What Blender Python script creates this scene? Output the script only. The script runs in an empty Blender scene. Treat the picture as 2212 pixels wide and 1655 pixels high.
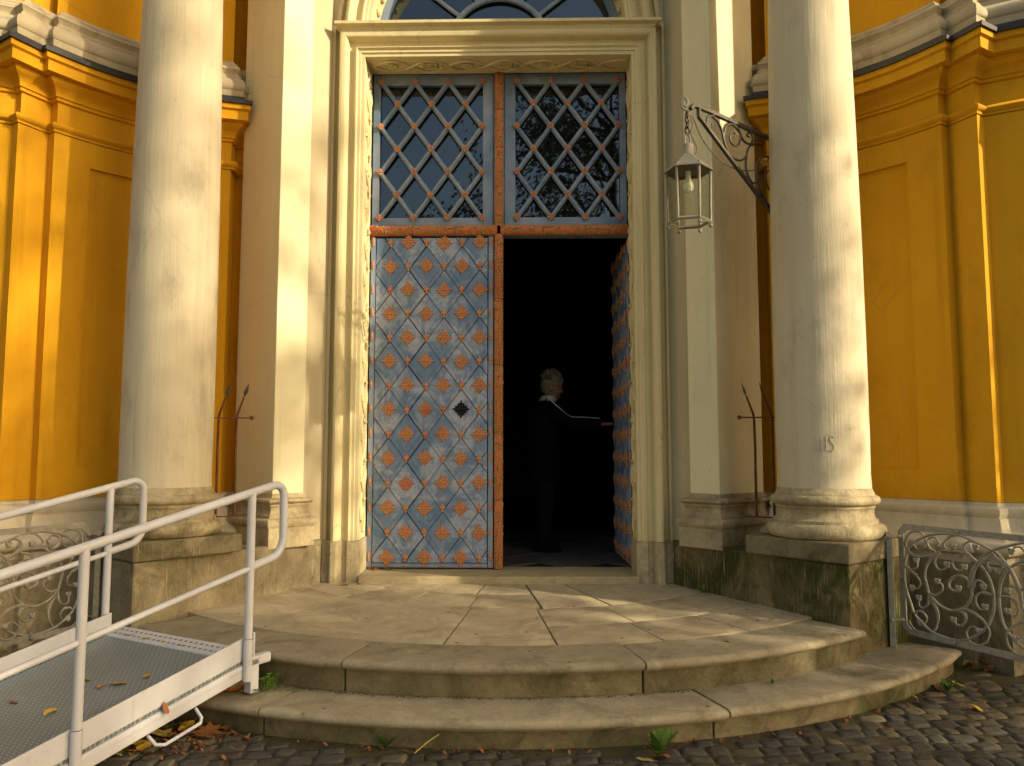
import bpy, math, random
from mathutils import Vector, Matrix, noise
R=math.radians; PI=math.pi
sc=bpy.context.scene; COL=sc.collection
rnd=random.Random(11)

# ------------------------------------------------------------------ camera, sky, sun, exposure
cd=bpy.data.cameras.new('camera'); cam=bpy.data.objects.new('camera',cd); COL.objects.link(cam)
cam.location=(.243,-6.41,1.29)
cam.rotation_euler=(R(90)+math.atan(147.5/1700),0,R(1.2))
cd.sensor_fit='HORIZONTAL'; cd.sensor_width=36; cd.lens=36*1700/2212; cd.clip_start=.05; cd.clip_end=600
sc.camera=cam
SUN=Vector((.9075,-.42,.404)).normalized()
ELEV=math.asin(SUN.z); AZ=math.atan2(SUN.x,SUN.y)
w=bpy.data.worlds.new('World'); sc.world=w; w.use_nodes=True
nt=w.node_tree; bg=nt.nodes['Background']
sky=nt.nodes.new('ShaderNodeTexSky'); sky.sky_type='NISHITA'; sky.sun_disc=False
sky.sun_elevation=ELEV; sky.sun_rotation=AZ; sky.air_density=1.0; sky.dust_density=3.0; sky.ozone_density=1.0
tint=nt.nodes.new('ShaderNodeMix'); tint.data_type='RGBA'; tint.blend_type='MULTIPLY'; tint.inputs[0].default_value=1; tint.inputs[7].default_value=(1.06,.94,.70,1)
nt.links.new(sky.outputs[0],tint.inputs[6]); nt.links.new(tint.outputs[2],bg.inputs[0]); bg.inputs[1].default_value=.15
sd=bpy.data.lights.new('sun','SUN'); sd.energy=3.7; sd.angle=R(.7); sd.color=(1,.865,.60)
so=bpy.data.objects.new('sun',sd); COL.objects.link(so); so.rotation_euler=SUN.to_track_quat('Z','Y').to_euler(); so.location=(20,-10,12)
sc.view_settings.view_transform='Standard'; sc.view_settings.look='None'; sc.view_settings.exposure=.76; sc.view_settings.gamma=1

# ------------------------------------------------------------------ helpers
def link(o,parent=None):
    COL.objects.link(o)
    if parent is not None: o.parent=parent
    return o
def tag(o,label=None,cat=None,group=None,kind=None):
    if label: o['label']=label
    if cat: o['category']=cat
    if group: o['group']=group
    if kind: o['kind']=kind
    return o
def empty(name,loc=(0,0,0),rz=0,**k):
    o=bpy.data.objects.new(name,None); o.location=loc; o.rotation_euler=(0,0,rz); o.empty_display_size=.1
    COL.objects.link(o); return tag(o,**k)
class MB:
    def __init__(s): s.v=[]; s.f=[]
    def add(s,vs,fs):
        b=len(s.v); s.v+= [tuple(p) for p in vs]; s.f+=[tuple(i+b for i in f) for f in fs]; return s
    def box(s,c,d,rz=0,m=None):
        x,y,z=d[0]/2,d[1]/2,d[2]/2; ca,sa=math.cos(rz),math.sin(rz); vs=[]
        for X,Y,Z in((-x,-y,-z),(x,-y,-z),(x,y,-z),(-x,y,-z),(-x,-y,z),(x,-y,z),(x,y,z),(-x,y,z)):
            p=Vector((c[0]+X*ca-Y*sa,c[1]+X*sa+Y*ca,c[2]+Z)); vs.append(m@p if m else p)
        return s.add(vs,[(0,3,2,1),(4,5,6,7),(0,1,5,4),(1,2,6,5),(2,3,7,6),(3,0,4,7)])
    def prism(s,poly,z0,z1):          # poly CCW seen from above
        n=len(poly); vs=[(x,y,z0) for x,y in poly]+[(x,y,z1) for x,y in poly]
        fs=[(i,(i+1)%n,n+(i+1)%n,n+i) for i in range(n)]
        return s.add(vs,fs+[tuple(range(n-1,-1,-1)),tuple(range(n,2*n))])
    def tube(s,pts,r,n=8,cap=True,flat=1.0):
        P=[Vector(p) for p in pts]; m=len(P)
        rs=r if isinstance(r,(list,tuple)) else [r]*m
        ts=[]
        for i in range(m):
            a=P[max(0,i-1)]; b=P[min(m-1,i+1)]; t=(b-a)
            if t.length<1e-9: t=Vector((0,0,1))
            ts.append(t.normalized())
        up=Vector((0,0,1)) if abs(ts[0].z)<.9 else Vector((1,0,0))
        u=ts[0].cross(up).normalized(); vs=[]
        for i in range(m):
            u=(u-ts[i]*u.dot(ts[i]))
            if u.length<1e-6: u=ts[i].orthogonal()
            u.normalize(); v=ts[i].cross(u)
            for k in range(n):
                a=2*PI*k/n; vs.append(P[i]+(u*math.cos(a)+v*math.sin(a)*flat)*rs[i])
        fs=[]
        for i in range(m-1):
            for k in range(n):
                a=i*n+k; b=i*n+(k+1)%n; fs.append((a,b,b+n,a+n))
        if cap: fs+= [tuple(range(n-1,-1,-1)),tuple(range((m-1)*n,m*n))]
        return s.add(vs,fs)
    def lathe(s,prof,c=(0,0,0),n=24,cap=True):
        vs=[];m=len(prof)
        for r,z in prof:
            for k in range(n):
                a=2*PI*k/n; vs.append((c[0]+r*math.cos(a),c[1]+r*math.sin(a),c[2]+z))
        fs=[(i*n+k,i*n+(k+1)%n,(i+1)*n+(k+1)%n,(i+1)*n+k) for i in range(m-1) for k in range(n)]
        if cap: fs+=[tuple(range(n-1,-1,-1)),tuple(range((m-1)*n,m*n))]
        return s.add(vs,fs)
    def ball(s,c,r,nu=8,nv=5,m=None,zmin=-1):
        rx,ry,rz=r if isinstance(r,(tuple,list)) else (r,r,r); vs=[]
        for j in range(nv+1):
            t=PI*j/nv
            for k in range(nu):
                a=2*PI*k/nu; p=Vector((rx*math.sin(t)*math.cos(a),ry*math.sin(t)*math.sin(a),-rz*math.cos(t)))
                if m: p=m@p
                vs.append(p+Vector(c))
        return s.add(vs,[(j*nu+k,j*nu+(k+1)%nu,(j+1)*nu+(k+1)%nu,(j+1)*nu+k) for j in range(nv) for k in range(nu)])
    def sweep(s,path,prof,fn=None,closed=False,capends=True):
        # path of (a,b); prof of (w,c); offset along the normal (db,-da) with mitred corners
        P=[Vector(p) for p in path]; n=len(P); N=[]
        for i in range(n):
            ns=[]
            for a,b in((i-1,i),(i,i+1)):
                if closed: a%=n; b%=n
                if 0<=a<n and 0<=b<n and a!=b:
                    d=(P[b]-P[a]).normalized(); ns.append(Vector((d.y,-d.x)))
            q=sum(ns,Vector((0,0)))
            q=q.normalized() if q.length>1e-6 else ns[0]
            N.append(q/max(.25,q.dot(ns[0])))
        m=len(prof); vs=[]
        for i in range(n):
            for wv,c in prof:
                p=P[i]+N[i]*wv; vs.append(fn(p.x,p.y,c) if fn else (p.x,p.y,c))
        fs=[]
        for i in range(n if closed else n-1):
            j=(i+1)%n
            for k in range(m-1): fs.append((i*m+k,j*m+k,j*m+k+1,i*m+k+1))
        if capends and not closed and m>2:
            fs.append(tuple(range(m-1,-1,-1))); fs.append(tuple((n-1)*m+k for k in range(m)))
        return s.add(vs,fs)
    def build(s,name,mat,parent=None,smooth=None,flip=False,bevel=0,seg=2,mesh_only=False,**k):
        v=[(-x,y,z) for x,y,z in s.v] if flip else s.v
        f=[tuple(reversed(t)) for t in s.f] if flip else s.f
        me=bpy.data.meshes.new(name); me.from_pydata(v,[],f)
        for mm in (mat if isinstance(mat,(list,tuple)) else [mat]): me.materials.append(mm)
        if smooth is not None:
            me.polygons.foreach_set('use_smooth',[True]*len(me.polygons)); me.set_sharp_from_angle(angle=R(smooth))
        me.update()
        if mesh_only: return me
        o=bpy.data.objects.new(name,me); link(o,parent)
        if bevel:
            b=o.modifiers.new('bevel','BEVEL'); b.width=bevel; b.segments=seg; b.limit_method='ANGLE'; b.angle_limit=R(40)
        return tag(o,**k)
def inst(name,me,parent,loc=(0,0,0),rot=(0,0,0),scale=(1,1,1),**k):
    o=bpy.data.objects.new(name,me); link(o,parent); o.location=loc; o.rotation_euler=rot
    o.scale=scale if isinstance(scale,(tuple,list)) else (scale,)*3
    return tag(o,**k)
def smooth_path(pts,n=6,closed=False):
    P=[Vector(p) for p in pts]; out=[]; m=len(P)
    for i in range(m-1):
        p0=P[max(0,i-1)];p1=P[i];p2=P[i+1];p3=P[min(m-1,i+2)]
        for k in range(n):
            t=k/n; out.append(.5*((2*p1)+(p2-p0)*t+(2*p0-5*p1+4*p2-p3)*t*t+(3*p1-p0-3*p2+p3)*t**3))
    out.append(P[-1]); return out
def arcp(c,r,a0,a1,n,fn): return [fn(c[0]+r*math.cos(a0+(a1-a0)*i/n),c[1]+r*math.sin(a0+(a1-a0)*i/n)) for i in range(n+1)]

# ------------------------------------------------------------------ materials
class NT:
    def __init__(s,name,rough=.7,spec=.3,metal=0):
        s.m=bpy.data.materials.new(name); s.m.use_nodes=True; s.t=s.m.node_tree; s.n=s.t.nodes; s.l=s.t.links
        s.b=s.n['Principled BSDF']; s.b.inputs['Roughness'].default_value=rough
        s.b.inputs['Specular IOR Level'].default_value=spec; s.b.inputs['Metallic'].default_value=metal
        s.pos=s.n.new('ShaderNodeNewGeometry').outputs['Position']; s.nrm=None
    def obj(s): return s.n.new('ShaderNodeTexCoord').outputs['Object']
    def set(s,sock,v):
        if hasattr(v,'is_linked'): s.l.new(v,sock)
        elif isinstance(v,(tuple,list)): sock.default_value=(*v,1) if len(v)==3 and len(sock.default_value)==4 else v
        else: sock.default_value=v
    def map(s,sc=(1,1,1),rot=(0,0,0),src=None):
        q=s.n.new('ShaderNodeMapping'); s.l.new(src or s.pos,q.inputs[0]); q.inputs['Rotation'].default_value=rot; q.inputs['Scale'].default_value=sc
        return q.outputs[0]
    def noise(s,scale,detail=5,rough=.6,vec=None,dist=0):
        q=s.n.new('ShaderNodeTexNoise'); s.l.new(vec or s.pos,q.inputs['Vector']); q.inputs['Scale'].default_value=scale
        q.inputs['Detail'].default_value=detail; q.inputs['Roughness'].default_value=rough; q.inputs['Distortion'].default_value=dist
        return q.outputs['Fac']
    def vor(s,scale,vec=None,feat='F1',rnd=1):
        q=s.n.new('ShaderNodeTexVoronoi'); q.feature=feat; s.l.new(vec or s.pos,q.inputs['Vector']); q.inputs['Scale'].default_value=scale; q.inputs['Randomness'].default_value=rnd
        return q.outputs['Distance']
    def ramp(s,f,stops):
        q=s.n.new('ShaderNodeValToRGB'); s.l.new(f,q.inputs[0]); e=q.color_ramp.elements
        while len(e)<len(stops): e.new(.5)
        for i,(p,c) in enumerate(stops):
            e[i].position=p; e[i].color=(c,c,c,1) if not isinstance(c,(tuple,list)) else (*c,1)
        return q.outputs[0]
    def mix(s,f,a,b,mode='MIX'):
        q=s.n.new('ShaderNodeMix'); q.data_type='RGBA'; q.blend_type=mode
        s.set(q.inputs[0],f); s.set(q.inputs[6],a); s.set(q.inputs[7],b); return q.outputs[2]
    def math(s,op,a,b=0.0):
        q=s.n.new('ShaderNodeMath'); q.operation=op; s.set(q.inputs[0],a); s.set(q.inputs[1],b); return q.outputs[0]
    def sep(s,ax,src=None):
        q=s.n.new('ShaderNodeSeparateXYZ'); s.l.new(src or s.pos,q.inputs[0]); return q.outputs[ax]
    def rand(s): return s.n.new('ShaderNodeObjectInfo').outputs['Random']
    def bump(s,h,st=.3,dist=.01):
        q=s.n.new('ShaderNodeBump'); q.inputs['Strength'].default_value=st; q.inputs['Distance'].default_value=dist
        s.l.new(h,q.inputs['Height'])
        if s.nrm: s.l.new(s.nrm,q.inputs['Normal'])
        s.nrm=q.outputs[0]; s.l.new(s.nrm,s.b.inputs['Normal']); return s
    def col(s,c): s.set(s.b.inputs['Base Color'],c); return s
    def rough(s,c): s.set(s.b.inputs['Roughness'],c); return s

def plaster(name,c1,c2,c3,brush=.25,scuff=.5,fine=.15):
    t=NT(name,.82,.2)
    big=t.noise(1.1,4,.6); streak=t.noise(1.0,5,.65,t.map((16,16,.9)))
    sc2=t.noise(2.2,6,.7,t.map((1.6,1.6,.8)))
    c=t.mix(t.ramp(big,[(.35,0),(.7,1)]),c1,c2)
    c=t.mix(t.ramp(sc2,[(.52,0),(.68,scuff)]),c,c3)
    c=t.mix(t.math('MULTIPLY',t.ramp(streak,[(.45,0),(.75,1)]),min(.3,.35*brush/.25)),c,c3)
    wv=t.noise(3,5,.6); ck=t.vor(.9,t.mix(.12,t.pos,t.n.new('ShaderNodeTexNoise').outputs['Color'],'ADD'),'DISTANCE_TO_EDGE')
    ckm=t.math('MULTIPLY',t.ramp(ck,[(0,1),(.004,.7),(.008,0)]),t.ramp(t.noise(1.3,3,.6),[(.52,0),(.62,1)])); c=t.mix(t.math('MULTIPLY',ckm,.22),c,(.20,.14,.08))
    drip=t.noise(1,5,.7,t.map((9,9,.28))); c=t.mix(t.math('MULTIPLY',t.ramp(drip,[(.56,0),(.72,1)]),.22),c,tuple(v*.45 for v in c3))
    hz=t.ramp(t.math('ADD',t.sep(2),t.math('MULTIPLY',t.noise(5,5,.7),.5)),[(.0,1),(.35,0)]) if False else None
    pits=t.ramp(t.vor(6.5,t.map((1.2,1.2,1))),[(0,1),(.035,1),(.06,0)])
    c=t.mix(t.math('MULTIPLY',pits,.35),c,(.22,.16,.09)); t.col(c)
    t.bump(t.noise(1,4,.6,t.map((55,55,2.2))),brush,.006); t.bump(t.noise(70,4,.7),fine,.004); t.bump(t.noise(5,4,.5),.25,.012)
    t.bump(pits,-.5,.004)
    return t.m
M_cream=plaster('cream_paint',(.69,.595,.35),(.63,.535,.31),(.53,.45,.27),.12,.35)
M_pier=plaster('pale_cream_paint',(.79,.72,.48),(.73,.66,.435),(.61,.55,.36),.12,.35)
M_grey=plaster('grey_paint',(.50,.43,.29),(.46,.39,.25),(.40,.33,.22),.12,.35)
M_column=plaster('column_paint',(.60,.53,.38),(.56,.49,.35),(.40,.355,.265),.45,.8)
M_white=plaster('white_lime',(.62,.55,.42),(.56,.49,.35),(.34,.28,.17),.1,.6)
M_yellow=plaster('yellow_paint',(.64,.33,.011),(.58,.29,.009),(.46,.22,.007),.12,.5)
M_brownwhite=plaster('weathered_trim',(.38,.32,.215),(.48,.41,.285),(.19,.165,.125),.1,.9)

def stone(name,c1,c2,c3,moss,mossamt=(.5,.72),tool=0,spots=0,rough=.85,bumpst=.35):
    t=NT(name,rough,.2)
    c=t.mix(t.ramp(t.noise(2.3,6,.65),[(.35,0),(.65,1)]),c1,c2)
    c=t.mix(t.ramp(t.noise(7,7,.72),[(.5,0),(.72,.8)]),c,c3)
    c=t.mix(t.ramp(t.noise(3.4,8,.78,dist=1.0),[(.50,0),(.60,.55)]),c,tuple(min(1,v*1.28) for v in c1))
    c=t.mix(t.ramp(t.noise(4.6,8,.8,dist=.8),[(.55,0),(.66,.6)]),c,tuple(v*.8 for v in c3))
    c=t.mix(t.ramp(t.noise(40,4,.7),[(.42,0),(.8,.35)]),c,c3)
    if moss: c=t.mix(t.ramp(t.noise(1.9,7,.72,dist=.6),[(mossamt[0],0),(mossamt[1],1)]),c,moss)
    if tool:
        v=t.noise(1,5,.7,t.map((80,80,5)))
        c=t.mix(t.math('MULTIPLY',t.ramp(v,[(.56,0),(.72,1)]),tool),c,(.44,.37,.23)); t.bump(v,.6,.012)
    if spots:
        p=t.ramp(t.vor(5.0),[(0,1),(.05,1),(.075,0)]); c=t.mix(t.math('MULTIPLY',p,spots),c,(.05,.035,.02))
    r=t.math('ADD',t.math('MULTIPLY',t.rand(),.24),.88); c=t.mix(1,c,r,'MULTIPLY')
    t.col(c); t.bump(t.noise(28,6,.75),bumpst,.008); t.bump(t.noise(6,5,.6),bumpst,.02); return t.m
M_slab=stone('paving_stone',(.44,.365,.24),(.385,.315,.205),(.285,.23,.15),(.20,.165,.095),(.60,.8),0,.8)
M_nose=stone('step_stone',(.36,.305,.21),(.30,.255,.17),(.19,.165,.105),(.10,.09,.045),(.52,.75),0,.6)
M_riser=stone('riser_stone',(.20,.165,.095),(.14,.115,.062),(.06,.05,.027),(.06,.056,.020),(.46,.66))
M_plinth=stone('tooled_mossy_stone',(.22,.17,.085),(.14,.105,.052),(.075,.06,.028),(.045,.055,.010),(.44,.58),.75)
M_plinthL=stone('tooled_stone',(.30,.25,.16),(.21,.175,.105),(.11,.092,.055),(.095,.09,.04),(.5,.7),.85)
M_base=stone('weathered_base_stone',(.50,.42,.27),(.37,.30,.18),(.17,.14,.08),(.11,.10,.03),(.54,.68),.35)
M_jamb=stone('tooled_jamb_stone',(.56,.47,.30),(.46,.38,.235),(.26,.21,.12),(.12,.11,.05),(.60,.80),.5)
M_slabblk=stone('mossy_slab_stone',(.23,.185,.11),(.18,.145,.085),(.11,.09,.045),(.06,.06,.018),(.5,.68),.25)
M_thr=stone('threshold_stone',(.40,.33,.20),(.36,.29,.17),(.27,.21,.12),None)
M_cob=[stone('cobble_%s'%n,a,b,c,m,(.55,.75),0,0,.85,.55) for n,a,b,c,m in (('slate',(.085,.077,.064),(.07,.062,.052),(.05,.045,.037),(.055,.055,.02)),('brown',(.125,.105,.07),(.10,.085,.057),(.06,.051,.035),(.06,.06,.022)),('pale',(.17,.14,.09),(.13,.11,.07),(.08,.065,.04),(.07,.07,.03)))]
M_dirt=stone('joint_dirt',(.095,.075,.043),(.07,.057,.032),(.045,.036,.02),(.05,.062,.012),(.5,.66),0,0,.95,.9)
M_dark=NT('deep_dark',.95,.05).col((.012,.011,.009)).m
def simple(name,c,rough=.6,spec=.3,metal=0,var=.25,sc_=9,bump=.1,bs=40):
    t=NT(name,rough,spec,metal); d=tuple(x*(1-var) for x in c)
    t.col(t.mix(t.ramp(t.noise(sc_,5,.65),[(.35,0),(.7,1)]),c,d)); t.bump(t.noise(bs,5,.65),bump,.004); return t.m
M_flash=simple('dark_flashing',(.035,.034,.036),.5,.4,0,.4)
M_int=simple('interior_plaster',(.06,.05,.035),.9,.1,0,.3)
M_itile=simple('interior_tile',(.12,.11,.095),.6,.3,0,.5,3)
M_iron=simple('grey_painted_iron',(.37,.34,.275),.62,.25,0,.35,25,.2,80)
M_lant=simple('dark_wrought_iron',(.10,.09,.075),.42,.5,.5,.35,30,.25,90)
M_slot=simple('shadowed_slot',(.24,.23,.22),.8)
def rampmat():
    t=NT('white_powder_coat',.38,.42); c=t.mix(t.ramp(t.noise(2.5,5,.6),[(.35,0),(.7,1)]),(.57,.58,.63),(.50,.505,.545))
    c=t.mix(t.math('MULTIPLY',t.ramp(t.noise(14,7,.8),[(.60,0),(.72,1)]),.45),c,(.30,.27,.23)); c=t.mix(t.math('MULTIPLY',t.ramp(t.noise(1,6,.75,t.map((30,30,1.5))),[(.58,0),(.75,1)]),.35),c,(.34,.31,.26))
    t.col(c); t.rough(t.ramp(t.noise(9,5,.6),[(.3,.3),(.7,.55)])); t.bump(t.noise(60,4,.6),.06,.003); return t.m
M_rampw=rampmat()
M_rust=simple('rusty_iron',(.16,.065,.025),.8,.25,.2,.55,22,.5,60)
M_copper=simple('cable_sheath',(.30,.23,.14),.6)
M_black=simple('blackened_iron',(.015,.016,.018),.4,.5,.4)
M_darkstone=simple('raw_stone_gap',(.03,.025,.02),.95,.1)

def orange(name='terracotta_red_paint',a=None,b_=None):
    t=NT(name,.62,.3); g=t.noise(1.3,3,.5)
    c=t.mix(t.ramp(g,[(.55,0),(.70,1)]),a or (.56,.265,.13),b_ or (.52,.14,.10))
    c=t.mix(t.ramp(t.noise(60,4,.7),[(.45,0),(.8,.5)]),c,(.33,.11,.04)); t.col(c); t.bump(t.noise(90,4,.7),.3,.003); return t.m
M_orange=orange()
M_rod=orange('carved_rod_red_paint',(.54,.165,.06),(.45,.06,.04))
M_leafgreen=simple('verdigris_fleck',(.40,.43,.15),.6)
def bluepaint(name,stroke=True):
    t=NT(name,.5,.35); ob=t.obj()
    r=t.rand()
    m1=t.noise(2.2,5,.62,t.map((1,1,1.0)),1.2); m2=t.noise(5,6,.75,t.map((2.2,2.2,1.1),(0,R(35),0)),.8); m3=t.noise(4,6,.75,t.map((1.1,2.2,2.6),(0,R(-40),0)),.8)
    base=t.mix(t.ramp(t.noise(9,4,.6),[(.3,0),(.7,1)]),(.40,.43,.53),(.32,.37,.49))
    if stroke:
        f=t.math('ADD',m1,t.math('MULTIPLY',r,.16))
        base=t.mix(t.ramp(f,[(.54,0),(.68,.75)]),base,(.075,.16,.31))
        base=t.mix(t.ramp(m2,[(.50,0),(.57,.6)]),base,(.08,.165,.33))
        base=t.mix(t.ramp(m3,[(.51,0),(.60,.6)]),base,(.12,.21,.38))
        base=t.mix(t.ramp(t.noise(1.7,3,.5),[(.6,0),(.75,.5)]),base,(.06,.15,.15))
    else:
        base=t.mix(t.ramp(m1,[(.35,.35),(.65,1)]),base,(.13,.20,.31))
    t.col(base); t.bump(t.noise(35,5,.7),.2,.004); return t.m
M_blue=bluepaint('blue_brushed_paint'); M_blue2=bluepaint('blue_frame_paint',False)
def glass():
    t=NT('window_glass',.015,.5); t.col((.006,.006,.006)); t.b.inputs['IOR'].default_value=2.05; t.b.inputs['Specular Tint'].default_value=(.62,.78,1,1)
    t.bump(t.noise(2.2,2,.5),.05,.02); return t.m
M_glass=glass()
def lglass():
    t=NT('lantern_glass',.06,.5); t.col((.85,.86,.78)); t.b.inputs['Transmission Weight'].default_value=1; t.b.inputs['IOR'].default_value=1.1
    t.rough(t.ramp(t.noise(20,4,.7),[(.3,.04),(.8,.35)])); return t.m
M_lglass=lglass()
def deckmat():
    t=NT('perforated_deck',.5,.4,.35); o=t.obj()
    v=t.map((1,1,1),src=o)
    ch=t.n.new('ShaderNodeTexBrick'); t.l.new(v,ch.inputs['Vector']); ch.inputs['Scale'].default_value=1; ch.inputs['Brick Width'].default_value=.034; ch.inputs['Row Height'].default_value=.017
    ch.inputs['Mortar Size'].default_value=.0042; ch.inputs['Mortar Smooth'].default_value=.3; ch.offset=.5
    f=ch.outputs['Fac']
    c=t.mix(f,(.135,.18,.21),(.35,.41,.435)); c=t.mix(t.ramp(t.noise(3,5,.6),[(.4,0),(.7,.35)]),c,(.17,.2,.2))
    t.col(c); t.bump(f,.9,.006); return t.m
M_deck=deckmat()
def leafmat(name,c1,c2):
    t=NT(name,.55,.3); g=t.noise(30,4,.6); c=t.mix(g,c1,c2); c=t.mix(1,c,t.math('ADD',t.math('MULTIPLY',t.rand(),.5),.7),'MULTIPLY'); t.col(c); t.bump(t.noise(60,3,.6),.3,.004); return t.m
M_lf={'yellow':leafmat('leaf_yellow',(.62,.40,.05),(.50,.29,.03)),'orange':leafmat('leaf_orange',(.60,.22,.03),(.42,.13,.02)),'brown':leafmat('leaf_brown',(.36,.15,.055),(.24,.085,.03)),'green':leafmat('leaf_green',(.13,.17,.02),(.22,.21,.03)),'weed':leafmat('weed_green',(.11,.20,.025),(.07,.14,.018)),'pale':leafmat('leaf_pale',(.62,.47,.14),(.45,.33,.09))}
M_crown=leafmat('tree_foliage',(.07,.085,.018),(.11,.09,.02)); M_bark=simple('tree_bark',(.08,.06,.04),.9,.1,0,.5,6,.6,20)
def print_wear(): pass

# ------------------------------------------------------------------ ground and steps
def land_z(x,y): return .297-.0185*max(0,-.3-y)
def gp(x,y,z=0): return (cam.location.x+(x-cam.location.x)*1.031,cam.location.y+(y-cam.location.y)*1.031,GZ+z)
CX,CY,GZ=.06,.825,-.04
ground=MB(); ground.add([(-150,-150,GZ-.004),(150,-150,GZ-.004),(150,150,GZ-.004),(-150,150,GZ-.004)],[(0,1,2,3)])
ground=tag(ground.build('ground',M_dirt),'dark sandy ground under the cobbles in front of the church','ground',kind='structure')
steps=empty('entrance_steps',(0,0,0),label='two curved sandstone entrance steps with paved landing before the church door',cat='steps',kind='structure')
def pol(r,a): return (CX+r*math.sin(R(a)),CY-r*math.cos(R(a)))
def sector(r0,r1,a0,a1,zf,th,gap=.0042,jit=.0015,nr=3):
    # slab with slightly rounded rim; angles in degrees
    g0=math.degrees(gap/max(r0,.3)); a0+=g0; a1-=g0; r0+=gap; r1-=gap
    n=max(3,int((a1-a0)*r1*.0175/.09)); m=MB(); dz=rnd.uniform(-jit,jit); tx=rnd.uniform(-.002,.002)
    b=.0035; rows=[(r0,-th),(r0,-b),(r0+b,0)]+[(r0+(r1-r0)*k/nr,0) for k in range(1,nr)]+[(r1-b,0),(r1,-b),(r1,-th)]
    vs=[]
    for i in range(n+1):
        a=a0+(a1-a0)*i/n
        for r,d in rows:
            x,y=pol(r,a); e=-b if (i in(0,n) and d==0) else 0
            vs.append((x,y,zf(x,y)+dz+tx*(i/n-.5)+d+e))
    q=len(rows); fs=[(i*q+k,(i+1)*q+k,(i+1)*q+k+1,i*q+k+1) for i in range(n) for k in range(q-1)]
    fs+=[tuple(range(q-1,-1,-1)),tuple(n*q+k for k in range(q))]
    return m.add(vs,[tuple(reversed(f)) for f in fs])
def ring(name,r0,r1,angs,zf,th,mat,**k):
    for a,b in zip(angs[:-1],angs[1:]): sector(r0,r1,a,b,zf,th).build(name,mat,steps,smooth=30)
ring('paving_slab',.85,1.592,[-62,-34.5,-6.8,7.5],land_z,.06,M_slab)
ring('paving_slab',1.592,2.01,[-62,-33,-19.5,-5.9,7.5],land_z,.06,M_slab)
ring('paving_slab',.85,2.06,[7.5,20.6,44,62],land_z,.06,M_slab)
ring('paving_slab',2.01,2.945,[-56,-31,-5.4,6.55],land_z,.06,M_slab)
ring('paving_slab',2.06,2.53,[6.55,18.9,32.5,50],land_z,.06,M_slab)
ring('paving_slab',2.53,2.975,[6.55,18,29.2,46],land_z,.06,M_slab)
def nose(r0,r1,a0,a1,zf,mat,chip=None):
    gap=.0055; g0=math.degrees(gap/r1); a0+=g0; a1-=g0; n=max(4,int((a1-a0)*r1*.0175/.04)); m=MB(); vs=[]
    rows=[(r0+.004,-.06),(r0+.004,-.006),(r0+.01,0)]+[(r0+(r1-r0)*k/5,0) for k in range(1,5)]+[(r1-.028,0),(r1-.011,-.005),(r1-.002,-.015),(r1,-.026),(r1-.005,-.038),(r1-.016,-.045),(r1-.028,-.047),(r1-.032,-.054),(r0+.02,-.054)]
    dz=rnd.uniform(-.003,.003)
    for i in range(n+1):
        a=a0+(a1-a0)*i/n; wob=noise.noise(Vector((a*.35,r1*3,0)))*.005+noise.noise(Vector((a*1.3,r1*3,5)))*.002
        for j,(r,d) in enumerate(rows):
            if j>=7: r+=wob
            if chip and j>=7 and abs(a-chip)<.55: r-=.022*(1-abs(a-chip)/.55); d-=.004
            x,y=pol(r,a); vs.append((x,y,zf(x,y)+dz+d-(.004 if i in(0,n) and j<9 else 0)))
    q=len(rows); fs=[(i*q+k,(i+1)*q+k,(i+1)*q+(k+1)%q,i*q+(k+1)%q) for i in range(n) for k in range(q)]
    fs+=[tuple(range(q-1,-1,-1)),tuple(n*q+k for k in range(q))]
    m.add(vs,[tuple(reversed(f)) for f in fs]).build('step_slab',mat,steps,smooth=38)
for a,b,c in((-39.5,-13,None),(-13,13.2,10.6),(13.2,39.5,None)): nose(2.955 if b<14 else 2.985,3.33,a,b,land_z,M_nose,c)
low_z=lambda x,y:.093
for a,b in((-51,-46),(-46,-17.5),(-17.5,18),(18,43.5),(43.5,51)): nose(2.7,3.62,a,b,low_z,M_nose)
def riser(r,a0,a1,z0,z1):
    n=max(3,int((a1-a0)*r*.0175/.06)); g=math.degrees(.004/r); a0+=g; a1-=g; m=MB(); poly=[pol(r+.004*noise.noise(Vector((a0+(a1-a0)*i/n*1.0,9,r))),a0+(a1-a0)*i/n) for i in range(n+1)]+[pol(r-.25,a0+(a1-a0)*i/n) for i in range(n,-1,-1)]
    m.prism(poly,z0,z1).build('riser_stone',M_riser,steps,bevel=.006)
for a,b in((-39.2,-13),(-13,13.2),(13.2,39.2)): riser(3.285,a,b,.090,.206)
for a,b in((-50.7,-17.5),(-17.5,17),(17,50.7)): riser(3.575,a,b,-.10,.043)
bed=MB(); bed.prism([pol(3.25,a) for a in range(-39,40,3)]+[(1.4,-.1),(-1.4,-.1)],-.05,.17)
bed.prism([pol(3.52,a) for a in range(-50,51,4)]+[(2.0,-.15),(-2.0,-.15)],-.10,.03)
bed.build('mortar_bed',M_dirt,steps)
up=MB(); up.prism([pol(2.94,a) for a in range(-39,40,3)]+[(1.4,-.1),(-1.4,-.1)],.172,.196); up.build('mortar_bed',M_dirt,steps)
# grit and moss in the angle of the steps
g=MB()
for r,z,a0,a1 in((3.293,.092,-38,39),(3.585,GZ-.004,-50,51),(3.62,GZ-.004,-50,51)):
    for k in range(520):
        a=rnd.uniform(a0,a1); rr=r+abs(rnd.gauss(0,.012 if r<3.4 else .03)); x,y=pol(rr,a); s=rnd.uniform(.0015,.0055)*rnd.uniform(.5,1.2)
        g.ball((x,y,z+s*.2),(s,s,s*.6),5,3)
g.build('grit',M_dirt,steps,kind='stuff')

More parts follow.
